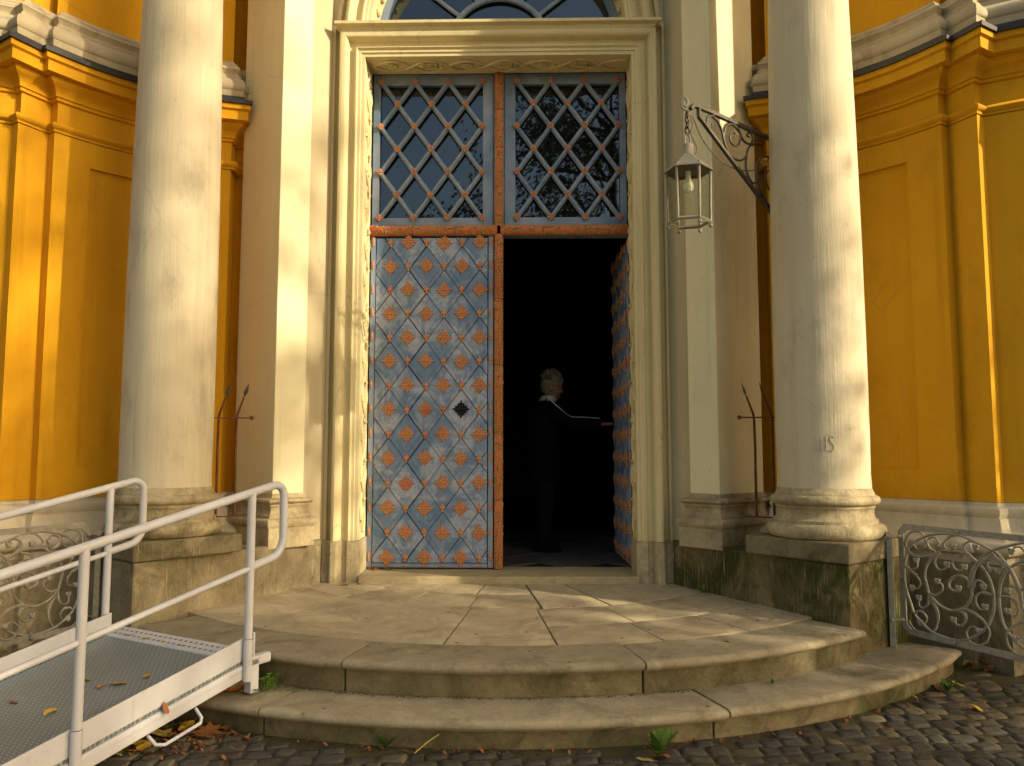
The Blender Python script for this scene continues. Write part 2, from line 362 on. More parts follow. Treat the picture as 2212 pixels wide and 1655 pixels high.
# ------------------------------------------------------------------ cobbles
def cobble_mesh(k):
    r=random.Random(100+k); n=r.choice((5,6,6,7)); m=MB(); pts=[]
    q=r.choice((4,4,5))
    corners=[(-.5,-.5),(.5,-.5),(.5,.5),(-.5,.5)]
    pts=[]
    for i in range(4):
        a=Vector(corners[i]); b=Vector(corners[(i+1)%4])
        for t in(.12,.5,.88):
            p=a.lerp(b,t); p*=1+r.uniform(-.13,.07); pts.append((p.x+r.uniform(-.04,.04),p.y+r.uniform(-.04,.04)))
    n=len(pts); tl=[r.uniform(-.006,.006) for _ in range(2)]
    vs=[(x,y,-.035) for x,y in pts]+[(x,y,-.005) for x,y in pts]+[(x*.92,y*.92,.003+tl[0]*x+tl[1]*y) for x,y in pts]+[(x*.55,y*.55,.0038+tl[0]*x+tl[1]*y+r.uniform(-.001,.001)) for x,y in pts]+[(0,0,.0038)]
    fs=[(l*n+i,l*n+(i+1)%n,(l+1)*n+(i+1)%n,(l+1)*n+i) for l in range(3) for i in range(n)]+[(3*n+i,3*n+(i+1)%n,4*n) for i in range(n)]
    return m.add(vs,fs)
cob_mb=[cobble_mesh(k) for k in range(14)]
cob_me=[[b.build('cobblestone',mm,smooth=50,mesh_only=True) for mm in M_cob] for b in cob_mb]
spots=[]
row=0; v=-7.6
while v<-.6:
    h=rnd.uniform(.080,.108); u=-6.2+rnd.uniform(0,.1)
    while u<6.6:
        wd=rnd.uniform(.075,.145)
        # rows run in gentle bows
        x=u+wd/2; y=v+h/2+.10*math.sin(x*1.1+.4)+.16*max(0,x-1.2)
        rz=math.atan(.11*math.cos(x*1.1+.4)+(.16 if x>1.2 else 0))+rnd.uniform(-.13,.13); x+=rnd.uniform(-.006,.006); y+=rnd.uniform(-.012,.012)
        u+=wd
        rr=math.hypot(x-CX,y-CY)
        if rr<3.63 and abs(math.degrees(math.atan2(x-CX,CY-y)))<52.5: continue
        if rr<3.65 and y>-1.6+.0: 
            if abs(x)<3.0: continue
        if abs(x)>2.95 and y>-1.75: continue
        if rnd.random()<.03 or (rr<3.72 and rnd.random()<.3): continue
        spots.append((x,y,wd*.93,h*.92,rz))
    v+=h
def inview(x,y):
    d=Vector((x,y,GZ))-Vector(cam.location); f=Vector((-math.sin(R(1.2))*math.cos(.0866),math.cos(R(1.2))*math.cos(.0866),math.sin(.0866))); rt=Vector((math.cos(R(1.2)),math.sin(R(1.2)),0)); upv=rt.cross(f)
    z=d.dot(f)
    if z<.3: return False
    px=1106+1700*d.dot(rt)/z; py=827.5-1700*d.dot(upv)/z
    return -20<px<2232 and py<1675 and not (px<300 and py>1450 and x<-1.2)
vis=sorted([s for s in spots if inview(s[0],s[1])],key=lambda s:-s[1]*-1)
near=set(id(s) for s in vis[:300]); stuff={0:MB(),1:MB(),2:MB()}
for s in spots:
    x,y,wd,h,rz=s; nn=noise.noise(Vector((x*1.2,y*1.2,3))); mi=0 if rnd.random()<.72-.5*nn else 1
    if x>1.9 and y>-2.35 and rnd.random()<.55: mi=2
    k=rnd.randrange(14); dz=rnd.uniform(-.006,.004)
    if id(s) in near: inst('cobblestone',cob_me[k][mi],ground,(x,y,GZ+dz),(rnd.uniform(-.03,.03),rnd.uniform(-.03,.03),rz),(wd,h,1))
    else:
        ca,sa=math.cos(rz),math.sin(rz)
        stuff[mi].add([(x+a*wd*ca-b*h*sa,y+a*wd*sa+b*h*ca,GZ+c+dz) for a,b,c in cob_mb[k].v],cob_mb[k].f)
for i,b in stuff.items(): b.build('distant_cobbles',M_cob[i],ground,smooth=50,kind='stuff')
# moss cushions and crumbs in the joints
ms=MB(); gr=MB()
for k in range(2600):
    x=rnd.uniform(-2.2,4.2); y=rnd.uniform(-4.2,-1.5)
    if math.hypot(x-CX,y-CY)<3.64: continue
    if noise.noise(Vector((x*2.1,y*2.1,8)))>.12:
        s=rnd.uniform(.005,.013); ms.ball((x,y,GZ-.006),(s,s,s*.7),5,3)
    else:
        s=rnd.uniform(.002,.006); gr.ball((x,y,GZ-.004),(s,s*rnd.uniform(.6,1),s*.8),5,3)
ms.build('moss',simple('joint_moss',(.075,.085,.012),.95,.1,0,.5,60,.6,150),ground,kind='stuff'); gr.build('gravel_crumbs',M_dirt,ground,kind='stuff')

# ------------------------------------------------------------------ church
church=empty('church',(0,0,0),label='baroque church front in cream and saffron plaster with two columns and blue double door',cat='church')
D=church
WALL=[(1.93,-.33),(2.12,-.27),(2.102,-.418),(2.174,-.442),(2.31,-.50),(2.447,-.573),(2.575,-.655),(2.7,-.755),(2.848,-.903),(2.93,-1.003),(3.0,-1.103),(3.04,-1.167),(3.111,-1.123),(3.195,-1.325),(3.25,-1.291),(3.70,-1.532),(3.85,-1.36),(4.3,-1.3),(6.5,-.95)]
fine=[]
for i in range(len(WALL)-1):
    fine.append(WALL[i])
    if 2<=i<11:
        p0=Vector(WALL[max(2,i-1)]);p1=Vector(WALL[i]);p2=Vector(WALL[i+1]);p3=Vector(WALL[min(11,i+2)])
        for k in range(1,4):
            t=k/4; q=.5*((2*p1)+(p2-p0)*t+(2*p0-5*p1+4*p2-p3)*t*t+(3*p1-p0-3*p2+p3)*t**3); fine.append((q.x,q.y))
fine.append(WALL[-1])
ph=R(50); RD=Vector((math.sin(ph),math.cos(ph))); FD=Vector((math.cos(ph),-math.sin(ph)))
c0=Vector((1.600,-.738)); pL=c0-FD*.26; pLb=pL+RD*.12; cR=c0+RD*.545; cRb=cR-FD*.5
PIER=[tuple(p) for p in(pLb,pL,c0,cR,cRb)]
PB=[(.06,.60),(.06,.743),(.064,.744),(.075,.760),(.079,.777),(.075,.794),(.062,.808),(.05,.812),(.05,.83),(.036,.838),(.027,.855),(.024,.872),(.028,.89),(.034,.896),(.034,.91),(.045,.915),(.054,.928),(.050,.942),(.034,.950),(.016,.955),(.010,.965),(0,.985)]
c1v=Vector((2.117,-1.693)); pc=R(51); RS=Vector((math.sin(pc),math.cos(pc))); FS=Vector((math.cos(pc),-math.sin(pc)))
colc=c1v+.36*(RS-FS)
for flip in(False,True):
    mp=M_plinthL if flip else M_plinth
    s=-1 if flip else 1
    MB().sweep(fine,[(0,.95),(0,3.76)]).build('niche_wall',M_yellow,D,smooth=30,flip=flip)
    # raised border round the sunk panel
    sub=[p for p in fine if 2.25<p[0]<2.925 and -1.01<p[1]<-.45]
    i0=fine.index(sub[0]); i1=fine.index(sub[-1])
    MB().sweep(fine[2:],[(0,3.309),(.026,3.309),(.026,3.49),(0,3.49)]).build('panel_border',M_yellow,D,smooth=30,flip=flip)
    MB().sweep(fine[2:],[(0,.97),(.026,.97),(.026,1.166),(0,1.166)]).build('panel_border',M_yellow,D,smooth=30,flip=flip)
    MB().sweep(fine[i1:],[(0,1.164),(.0258,1.164),(.0258,3.311),(0,3.311)]).build('panel_border',M_yellow,D,smooth=30,flip=flip)
    MB().sweep(fine[2:i0+1],[(0,1.164),(.0258,1.164),(.0258,3.311),(0,3.311)]).build('panel_border',M_yellow,D,smooth=30,flip=flip)
    MB().sweep(fine,[(.0,3.492),(.034,3.494),(.036,3.51),(.052,3.520),(.058,3.535),(.052,3.55),(.036,3.56),(0,3.57)]).build('string_moulding',M_yellow,D,smooth=40,flip=flip)
    MB().sweep(fine,[(0,3.72),(.018,3.725),(.018,3.745),(.03,3.75),(.03,3.765),(.04,3.785),(.062,3.81),(.095,3.828),(.105,3.842),(.105,3.852),(.15,3.856),(.15,3.925),(.158,3.93),(.170,3.936),(.170,3.977),(-.1,3.979)]).build('cornice',M_yellow,D,smooth=35,flip=flip)
    MB().sweep(fine,[(.165,3.981),(.186,3.974),(.188,3.974),(.190,4.003),(.12,4.015),(.11,4.02),(.108,4.06),(-.05,4.062)]).build('flashing',M_flash,D,smooth=30,flip=flip)
    MB().sweep(fine,[(.100,4.058),(.102,4.11),(.108,4.115),(.115,4.14),(.108,4.175),(.09,4.205),(.062,4.225),(.062,4.245),(.05,4.25),(.042,4.265),(.05,4.285),(.064,4.30),(.05,4.325),(.03,4.335),(.03,4.35),(.012,4.365),(.0,4.385),(-.11,4.387)]).build('upper_base_moulding',M_brownwhite,D,smooth=40,flip=flip)
    MB().sweep(fine,[(-.10,4.38),(-.10,8.2)]).build('upper_wall',M_yellow,D,smooth=30,flip=flip)
    MB().sweep(fine,[(.13,.59),(.132,.64),(.15,.648),(.168,.668),(.173,.69),(.167,.712),(.15,.73),(.128,.738),(.118,.745),(.095,.76),(.07,.80),(.058,.855),(.058,.868),(.045,.872),(.05,.885),(.060,.905),(.055,.93),(.042,.94),(.03,.945),(.03,.962),(0,.978)]).build('niche_base',M_white,D,smooth=40,flip=flip)
    MB().sweep(fine,[(.152,-.10),(.152,.596),(.10,.598)]).build('niche_plinth',M_base if flip else M_plinthL,D,smooth=30,flip=flip)
    # diagonal pier beside the door
    pier=MB().sweep(PIER,[(0,.95),(0,8.2)]).build('pier',M_pier,D,flip=flip,bevel=.006)
    MB().sweep(PIER,PB).build('pier_base',M_base,pier,smooth=40,flip=flip)
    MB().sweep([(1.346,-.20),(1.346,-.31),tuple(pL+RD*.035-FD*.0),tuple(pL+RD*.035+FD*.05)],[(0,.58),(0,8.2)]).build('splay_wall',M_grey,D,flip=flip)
    # pedestal
    B=c1v+Vector((.003,.018)); C=B+RS*.745
    poly=[(1.342,-.375),(1.62,-.865),tuple(B),tuple(C),(2.62,-.75),(2.30,-.2),(1.35,-.15)]
    ped=MB().prism(poly,-.10,.622).build('pedestal',mp,D,flip=flip,bevel=.012)
    q=[c1v,c1v+RS*.72,c1v+RS*.72-FS*.72,c1v-FS*.72]
    col=MB().lathe([(.29,.0),(.285,.12),(.288,.4),(.288,.9),(.285,1.6),(.276,2.4),(.262,3.2),(.248,4.2),(.232,5.6),(.23,7.0)],(*colc,1.03),48).build('column',M_column,D,smooth=40,flip=flip)
    MB().prism([tuple(p) for p in q],.625,.744).build('column_plinth',M_slabblk if not flip else M_plinthL,col,flip=flip,bevel=.012)
    MB().lathe([(.30,.745),(.345,.748),(.362,.765),(.368,.79),(.362,.815),(.345,.832),(.322,.838),(.322,.858),(.306,.866),(.297,.885),(.295,.91),(.30,.93),(.306,.935),(.306,.95),(.318,.953),(.334,.965),(.338,.982),(.332,1.0),(.316,1.01),(.306,1.013),(.304,1.026),(.296,1.036),(.288,1.06),(.285,1.06)],(*colc,0),56).build('column_base',M_base,col,smooth=40,flip=flip)

# scratched initials on the right column
ini=MB()
def cp(a,z,off=.0006):
    ang=math.atan2(cam.location.y-colc.y,cam.location.x-colc.x)+a; r=.288+off; return (colc.x+r*math.cos(ang),colc.y+r*math.sin(ang),z)
def stroke(pts): ini.tube([cp(a,z) for a,z in smooth_path([(p[0],p[1],0) for p in pts],5) for a,z in[(a,z)]] if False else [cp(p.x,p.y) for p in smooth_path([Vector((a,z,0)) for a,z in pts],5)],.0018,5)
def px2(ax,zz): return (ax,zz)
za,zb=1.29,1.385; a0=-.18
stroke([(a0,zb),(a0+.10,zb+.004)]); stroke([(a0+.07,zb),(a0+.07,za+.02),(a0+.03,za),(a0-.01,za+.015)])
a1=a0+.17; stroke([(a1,zb),(a1,za)]); stroke([(a1+.09,zb),(a1+.09,za)]); stroke([(a1,(za+zb)/2),(a1+.09,(za+zb)/2)])
a2=a1+.17; stroke([(a2+.08,zb-.01),(a2+.03,zb),(a2,zb-.025),(a2+.05,(za+zb)/2),(a2+.08,za+.025),(a2+.04,za),(a2-.01,za+.008)])
ini.build('scratched_initials',M_column,[o for o in D.children if o.name.startswith('column')][0],smooth=60)

# door surround
FP=[(.0,.30),(.0,.0),(.0,-.0),(.026,-.0),(.030,-.012),(.052,-.012),(.056,-.022),(.064,-.030),(.072,-.024),(.078,-.008),(.088,.008),(.106,.014),(.122,.006),(.128,-.01),(.134,-.045),(.150,-.068),(.168,-.074),(.186,-.066),(.197,-.045),(.2,-.01),(.2,.055),(.245,.055),(.248,.018),(.278,.018),(.284,.03),(.284,.2)]
fr=lambda a,b,c:(a,-.31+c,b)
surround=MB().sweep([(1.075,.60),(1.075,4.475),(-1.075,4.475),(-1.075,.60)],FP,fr).build('door_surround',M_cream,D,smooth=38)
FB=[(-.012,.30),(-.012,-.012),(.055,-.026),(.078,-.026),(.085,.0),(.118,.0),(.126,-.05),(.145,-.08),(.19,-.08),(.207,-.05),(.207,.0),(.248,.0),(.256,-.008),(.29,-.008),(.294,.02),(.294,.2)]
for q in([(1.075,.27),(1.075,.608)],[(-1.075,.608),(-1.075,.27)]): MB().sweep(q,FB,fr).build('surround_base',M_jamb,surround,smooth=30,bevel=.006)
MB().sweep([(-1.20,-.2),(-1.20,-.33),(1.20,-.33),(1.20,-.2)],[(-.02,4.655),(.05,4.658),(.054,4.668),(.062,4.682),(.08,4.690),(.1,4.694),(.102,4.716),(-.03,4.724)]).build('lintel_crown',M_cream,surround,smooth=35)
# carved relief on soffit and reveals
def relief(mb,L,fn,wd,seed):
    r=random.Random(seed); n=int(L/.02)
    per=.62
    for sgn in(1,-1):
        for off in(0,):
            pts=[]
            for i in range(n+1):
                s=L*i/n; pts.append(fn(s,sgn*wd*.40*math.sin(2*PI*s/per),.002+.005*math.sin(4*PI*s/per+sgn)))
            mb.tube(pts,.0125,5)
    s=per/4
    k=0
    while s<L-.05:
        # rosette in each lens, leaf sprays between
        if k%2==0:
            for j in range(8):
                a=j*PI/4; mb.ball(fn(s+.028*math.cos(a),.028*math.sin(a),.002),.018,6,4)
            mb.ball(fn(s,0,.008),.016,6,4)
        else:
            mb.tube([fn(s-.06,-.035,.003),fn(s+.06,-.035,.003),fn(s+.06,.035,.003),fn(s-.06,.035,.003),fn(s-.06,-.035,.003)],.0085,4)
            for j in range(5): mb.ball(fn(s+r.uniform(-.04,.04),r.uniform(-.02,.02),.002),.010,5,3)
        for sg in(-1,1):
            for j in range(4):
                a=r.uniform(.2,1.2); x0=s+per/4*sg*.5; mb.tube([fn(x0,sg*wd*.2,.002),fn(x0+.03*math.cos(a),sg*wd*.2+.05*math.sin(a)*r.choice((1,-1)),.006),fn(x0+.07*math.cos(a),sg*wd*.2+.05*math.sin(a)*r.choice((1,-1)),.002)],[.006,.013,.003],5)
        s+=per/4*1.0*2/2*1.0+per/4; k+=1
rl=MB(); relief(rl,2.06,lambda s,t,h:(-1.03+s,-.155+t,4.473-h),.22,1)
for x in(-1.07,1.07):
    sx=1 if x<0 else -1
    relief(rl,3.75,lambda s,t,h:(x-.004*sx+sx*h,-.155+t,.66+s),.20,3)
rl.build('carved_relief',M_cream,surround,smooth=60,kind='stuff')
# wall above, arch
wl=MB(); n=40; vs=[]
for i in range(n+1):
    t=PI*i/n; ix,iz=1.28*math.cos(t),4.72+1.28*math.sin(t)
    k=min(1.6/max(abs(math.cos(t)),1e-6),3.6/max(abs(math.sin(t)),1e-6)); vs+=[(ix,-.285,iz),(k*math.cos(t),-.285,4.72+k*math.sin(t))]
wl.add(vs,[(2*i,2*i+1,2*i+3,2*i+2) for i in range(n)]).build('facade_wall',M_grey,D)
MB().add([(-2.2,.14,.1),(2.2,.14,.1),(2.2,.14,8.2),(-2.2,.14,8.2)],[(0,1,2,3)][:0]).add([(x,y,z) for x,y,z in()],[])
ap=[(1.035*math.cos(PI*i/40),4.72+1.035*math.sin(PI*i/40)) for i in range(41)]
MB().sweep(ap,FP,fr).build('arch_surround',M_cream,D,smooth=38)
ar=MB()
for sx in(-1,1):
    for k in range(9):
        t=PI/2-sx*(PI/2-.1-.12*k); ar.ball((1.03*math.cos(t),-.15,4.72+1.03*math.sin(t)),(.02,.06,.03),6,4)
ar.build('carved_relief',M_cream,[o for o in D.children if o.name=='arch_surround'][0],smooth=60,kind='stuff')
fan=MB(); fan.sweep([(1.032*math.cos(PI*i/40),4.72+1.032*math.sin(PI*i/40)) for i in range(41)],[(0,.03),(0,-.04),(-.045,-.04),(-.055,.03)],lambda a,b,c:(a,.0+c,b))
fan=fan.build('fanlight',M_blue2,D,smooth=30)
MB().add([(1.0*math.cos(PI*i/40),.03,4.72+1.0*math.sin(PI*i/40)) for i in range(41)],[tuple(range(40,-1,-1))]).build('pane',M_glass,fan)
MB().tube([(.42*math.cos(PI*i/24),.0,4.72+.42*math.sin(PI*i/24)) for i in range(25)],.026,8).build('glazing_bar',M_blue2,fan,smooth=40)
for k in range(7):
    t=PI*(k+.5)/7; MB().tube([(r*math.cos(t),0,4.72+r*math.sin(t)) for r in(.42,1.0)],.018,8).build('glazing_bar',M_blue2,fan,smooth=40)
thr=MB().prism([(-1.05,-.375),(1.078,-.362),(1.075,.16),(-1.075,.16)],.25,.347).build('threshold',M_thr,D,bevel=.008)
# dark interior
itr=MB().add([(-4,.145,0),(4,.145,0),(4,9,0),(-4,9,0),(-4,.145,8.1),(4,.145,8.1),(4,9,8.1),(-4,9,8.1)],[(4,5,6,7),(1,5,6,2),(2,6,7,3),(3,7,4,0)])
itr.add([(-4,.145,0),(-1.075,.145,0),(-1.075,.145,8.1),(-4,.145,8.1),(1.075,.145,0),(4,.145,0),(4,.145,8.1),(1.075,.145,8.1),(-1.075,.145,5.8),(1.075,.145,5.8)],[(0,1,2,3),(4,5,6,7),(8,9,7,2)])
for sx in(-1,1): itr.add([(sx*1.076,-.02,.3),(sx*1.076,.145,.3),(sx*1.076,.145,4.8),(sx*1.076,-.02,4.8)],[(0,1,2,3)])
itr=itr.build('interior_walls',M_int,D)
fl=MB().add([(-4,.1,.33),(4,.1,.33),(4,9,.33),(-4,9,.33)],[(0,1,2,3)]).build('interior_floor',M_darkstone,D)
tile=MB().prism([(-.2,-.2),(.2,-.2),(.2,.2),(-.2,.2)],-.02,0).build('floor_tile',M_itile,mesh_only=True)
for i in range(-3,6):
    for j in range(0,9):
        x=(i-j)*.29+1.2; y=.43+(i+j)*.29
        if -1.6<x<1.6 and .3<y<3: inst('floor_tile',tile,fl,(x,y,.345+rnd.uniform(-.002,.002)),(0,0,PI/4),.97)

# roofless light must not leak in from behind: solid back and roof of the nave
MB().box((0,5.2,8.3),(13,9.6,.2)).build('nave_roof',M_flash,D)
for sx in(-1,1): MB().box((sx*6.4,4,4.1),(.2,11.5,8.4)).build('nave_wall',M_yellow,D)
MB().box((0,9.6,4.1),(13,.2,8.4)).build('nave_wall',M_yellow,D)

# ------------------------------------------------------------------ door leaves
def petal_mesh(parts,name,mat):
    m=MB()
    for (x,z,rx,rz,h,rot) in parts:
        ca,sa=math.cos(rot),math.sin(rot)
        for ring_ in(0,):
            nu=9; vs=[(x,-h,z)]; fs=[]
            for lv,(f,hh) in enumerate(((.55,.82),(.9,.38),(1.0,-.1))):
                for k in range(nu):
                    a=2*PI*k/nu; u=rx*f*math.cos(a); v=rz*f*math.sin(a); vs.append((x+u*ca-v*sa,-h*hh,z+u*sa+v*ca))
            fs+=[(0,1+(k+1)%nu,1+k) for k in range(nu)]
            for lv in range(2): fs+=[(1+lv*nu+k,1+lv*nu+(k+1)%nu,1+(lv+1)*nu+(k+1)%nu,1+(lv+1)*nu+k) for k in range(nu)]
            m.add(vs,fs)
    return m.build(name,mat,smooth=70,mesh_only=True)
def flower(s):
    P=[(0,0,.016*s,.016*s,.020*s,0)]
    for k in range(4):
        a=PI/2*k; c,sn=math.cos(a),math.sin(a)
        P.append((.026*s*c,.026*s*sn,.015*s,.015*s,.014*s,a))
        P.append((.048*s*c,.048*s*sn,.014*s,.012*s,.013*s,a))
        for sg in(-1,1):
            b=a+sg*.42; P.append((.044*s*math.cos(b),.044*s*math.sin(b),.013*s,.010*s,.012*s,a+sg*.8))
        P.append((.064*s*c,.064*s*sn,.012*s,.007*s,.009*s,a))
        b=a+PI/4; P.append((.024*s*math.cos(b),.024*s*math.sin(b),.011*s,.011*s,.011*s,b)); P.append((.038*s*math.cos(b),.038*s*math.sin(b),.0095*s,.0095*s,.005*s,b))
    return P
ros_me=petal_mesh(flower(1.0),'rosette',M_orange); lock_me=petal_mesh(flower(1.02),'lock_rosette',M_black)
bud_me=petal_mesh([(0,0,.0155,.017,.015,0),(0,.017,.0105,.012,.010,0),(0,-.019,.010,.016,.010,0),(.012,.002,.010,.012,.010,0),(-.012,.002,.010,.012,.010,0),(0,.027,.005,.009,.007,0)],'bud_ornament',M_orange)
edge_me=petal_mesh([(0,0,.010,.012,.015,0),(0,.016,.008,.016,.009,0),(0,-.016,.008,.016,.009,0),(0,.026,.004,.010,.006,0),(0,-.026,.004,.010,.006,0)],'edge_ornament',M_orange)
node_me=petal_mesh([(0,0,.010,.010,.015,0)]+[(.019*math.cos(PI/2*k),.019*math.sin(PI/2*k),.012,.009,.011,PI/2*k) for k in range(4)]+[(.017*math.cos(PI/2*k+PI/4),.017*math.sin(PI/2*k+PI/4),.008,.008,.008,0) for k in range(4)],'node_rosette',M_orange)
def clip(poly,x0,x1,z0,z1):
    def cut(P,f):
        out=[]
        for i in range(len(P)):
            a,b=P[i],P[(i+1)%len(P)]; fa,fb=f(a),f(b)
            if fa>=0: out.append(a)
            if (fa>=0)!=(fb>=0):
                t=fa/(fa-fb); out.append((a[0]+(b[0]-a[0])*t,a[1]+(b[1]-a[1])*t))
        return out
    for f in(lambda p:p[0]-x0,lambda p:x1-p[0],lambda p:p[1]-z0,lambda p:z1-p[1]):
        poly=cut(poly,f)
        if len(poly)<3: return []
    return poly
def shrink(poly,d):
    n=len(poly); out=[]
    for i in range(n):
        a=Vector(poly[i-1]);b=Vector(poly[i]);c=Vector(poly[(i+1)%n])
        d1=(b-a); d2=(c-b)
        if d1.length<1e-4 or d2.length<1e-4: out.append(tuple(b)); continue
        d1.normalize(); d2.normalize(); n1=Vector((-d1.y,d1.x)); n2=Vector((-d2.y,d2.x)); q=n1+n2; q/=max(.35,q.dot(n1)); out.append(tuple(b+q*d))
    return out
ZR=[3.017-.1983*k for k in range(14)]
def make_leaf(root,mirror):
    # local frame: x 0..1.025 from the left edge, face towards -y
    x0,x1,z0,z1=.045,.975,.395,3.06
    MB().box((.5125,.03,1.715),(1.02,.05,2.71)).build('door_core',M_darkstone,root)
    for xx in(.0215,1.0005): MB().box((xx,-.001,1.715),(.041,.016,2.71)).build('door_stile',M_blue2,root,bevel=.004)
    MB().box((.51,-.002,.3765),(.93,.014,.033)).build('door_rail',M_blue2,root,bevel=.004)
    xs_a=[.169,.468,.760]; xs_b=[.316,.613,.908]
    if mirror: xs_a=[1.02-x for x in xs_a]; xs_b=[1.02-x for x in xs_b]
    dx=.1485; dz=.1983
    for r in range(-1,16):
        xs=(xs_b if r%2==0 else xs_a); zc=3.017-.1983*r-.030
        cand=[xs[0]-2*dx*(1 if xs[0]<xs[-1] else -1)]+list(xs)+[xs[-1]+2*dx*(1 if xs[0]<xs[-1] else -1)]
        for xc in cand:
            P=[(xc,zc-dz),(xc+dx,zc),(xc,zc+dz),(xc-dx,zc)]
            P=clip(P,x0,x1,z0,z1)
            if len(P)<3: continue
            Q=shrink(P,.0032); Q2=shrink(P,.006); n=len(Q)
            tilt=rnd.uniform(.004,.007)
            yy=lambda p:-.004-tilt*((p[0]-xc)/dx*(-.6)+1)*.5-.004*((zc-p[1])/dz*.5+.5)
            m=MB(); vs=[(x,.006,z) for x,z in Q]+[(x,yy((x,z))+.002,z) for x,z in Q]+[(x,yy((x,z)),z) for x,z in Q2]
            fs=[(i,(i+1)%n,n+(i+1)%n,n+i) for i in range(n)]+[(n+i,n+(i+1)%n,2*n+(i+1)%n,2*n+i) for i in range(n)]+[tuple(2*n+i for i in range(n))]
            m.add(vs,fs)
            # inner raised diamond, its lower edges leave a V band
            P2=clip([(xc,zc-dz*.72),(xc+dx*.80,zc+dz*.10),(xc,zc+dz*.94),(xc-dx*.80,zc+dz*.10)],x0+.004,x1-.004,z0+.004,z1-.004)
            if len(P2)>=3:
                n2=len(P2); S=shrink(P2,.004)
                vs=[(x,yy((x,z))+.001,z) for x,z in P2]+[(x,yy((x,z))-.0035,z) for x,z in S]
                m.add(vs,[(i,(i+1)%n2,n2+(i+1)%n2,n2+i) for i in range(n2)]+[tuple(n2+i for i in range(n2))])
            m.build('door_board',M_blue,root)
    for r in range(14):
        xs=xs_b if r%2==0 else xs_a; ot=xs_a if r%2==0 else xs_b
        for i,x in enumerate(xs):
            lock=(not mirror and r==7 and i==2)
            inst('lock_rosette' if lock else 'rosette',lock_me if lock else ros_me,root,(x,-.016,ZR[r]+rnd.uniform(-.005,.005)),(0,rnd.uniform(-.05,.05),0),(.93*rnd.uniform(.96,1.03),.9,.97))
        for x in ot: inst('bud_ornament',bud_me,root,(x,-.014,ZR[r]+rnd.uniform(-.004,.004)),(0,rnd.uniform(-.06,.06),0),1.12)
        for xx in(.0215,1.0005): inst('edge_ornament',edge_me,root,(xx,-.009,ZR[r]+.01),(0,0,0),1.25)
    for i in range(7): inst('edge_ornament',edge_me,root,(.169+.1475*i,-.009,.377),(0,PI/2,0),.9)
lf=MB().box((.5125,.035,1.715),(1.0,.03,2.70)).build('door_leaf',M_blue2,D,label='closed left door leaf with blue boards'); lf.location=(-1.066,.0,0); make_leaf(lf,False)
rf=MB().box((.5125,.035,1.715),(1.0,.03,2.70)).build('door_leaf',M_blue2,D,label='right door leaf standing open inwards'); rf.location=(1.058,1.07,0); rf.rotation_euler=(0,0,R(-88.5)); make_leaf(rf,True)

# red rods with carved curls
def rod(p0,p1,r,name,seed,segs):
    rr=random.Random(seed); a=Vector(p0); b=Vector(p1); d=(b-a); L=d.length; d.normalize(); side=Vector((1,0,0)) if abs(d.z)>.5 else Vector((0,0,1)); out=Vector((0,-1,0))
    body=None; curls=MB()
    for k in range(segs):
        q0=a+d*(L*k/segs+.0025); q1=a+d*(L*(k+1)/segs-.0025); m=MB(); n=12; vs=[]
        pts=[q0,q0+d*.004,q1-d*.004,q1]; rs=[r*.93,r,r,r*.93]
        for p,ra in zip(pts,rs):
            for i in range(n+1):
                t=PI*i/n; vs.append(p+side*math.cos(t)*ra+out*math.sin(t)*ra*.9)
        fs=[(j*(n+1)+i,j*(n+1)+i+1,(j+1)*(n+1)+i+1,(j+1)*(n+1)+i) for j in range(3) for i in range(n)]
        fs+=[tuple(range(n+1)),tuple(3*(n+1)+i for i in range(n,-1,-1))]
        if abs(d.x)>.5: fs=[tuple(reversed(f)) for f in fs]
        o=m.add(vs,fs).build(name if body is None else 'rod_segment',M_rod,D if body is None else body,smooth=50); body=body or o
    S=lambda s,t,h:a+d*s+side*math.cos(t)*(r+h)+out*math.sin(t)*(r+h)*.9
    k=0; s=.02
    dk=MB(); bs=MB()
    while s<L-.02:
        for q in range(2):
            t=PI*(.30+.4*q)+rr.uniform(-.22,.22); ph_=rr.uniform(0,2*PI); rad=rr.uniform(.012,.019); pts=[]; pd=[]
            for i in range(6):
                an=ph_+i*.42; pts.append(S(s+rad*math.cos(an),t+rad/r*math.sin(an),.0012)); pd.append(S(s+(rad+.004)*math.cos(an),t+(rad+.004)/r*math.sin(an),.0006))
            curls.tube(pts,[.001,.003,.0048,.0046,.003,.001],4); dk.tube(pd,[.001,.002,.0028,.0028,.002,.001],4)
        if k%7==3: bs.ball(S(s,PI/2,0),(.012,.008,.012),8,5)
        s+=.026; k+=1
    curls.build('carved_curls',M_leafgreen,body,kind='stuff'); dk.build('carved_grooves',M_darkstone,body,kind='stuff'); bs.build('rod_bosses',M_rod,body,smooth=60,kind='stuff')
rod((0,-.008,.352),(0,-.008,3.085),.036,'mullion',1,5)
rod((0,-.008,3.15),(0,-.008,4.492),.036,'mullion',2,4)
rod((-1.072,-.008,3.118),(-.012,-.008,3.118),.044,'transom_rod',3,3)
rod((.012,-.008,3.118),(1.072,-.008,3.118),.044,'transom_rod',4,3)
MB().box((0,.05,3.118),(2.14,.08,.09)).build('transom_beam',M_blue2,D)
MB().box((0,.05,3.79),(.085,.08,1.40)).build('mullion_core',M_blue2,D)
MB().box((0,.05,1.71),(.05,.06,2.71)).build('mullion_core',M_blue2,D)

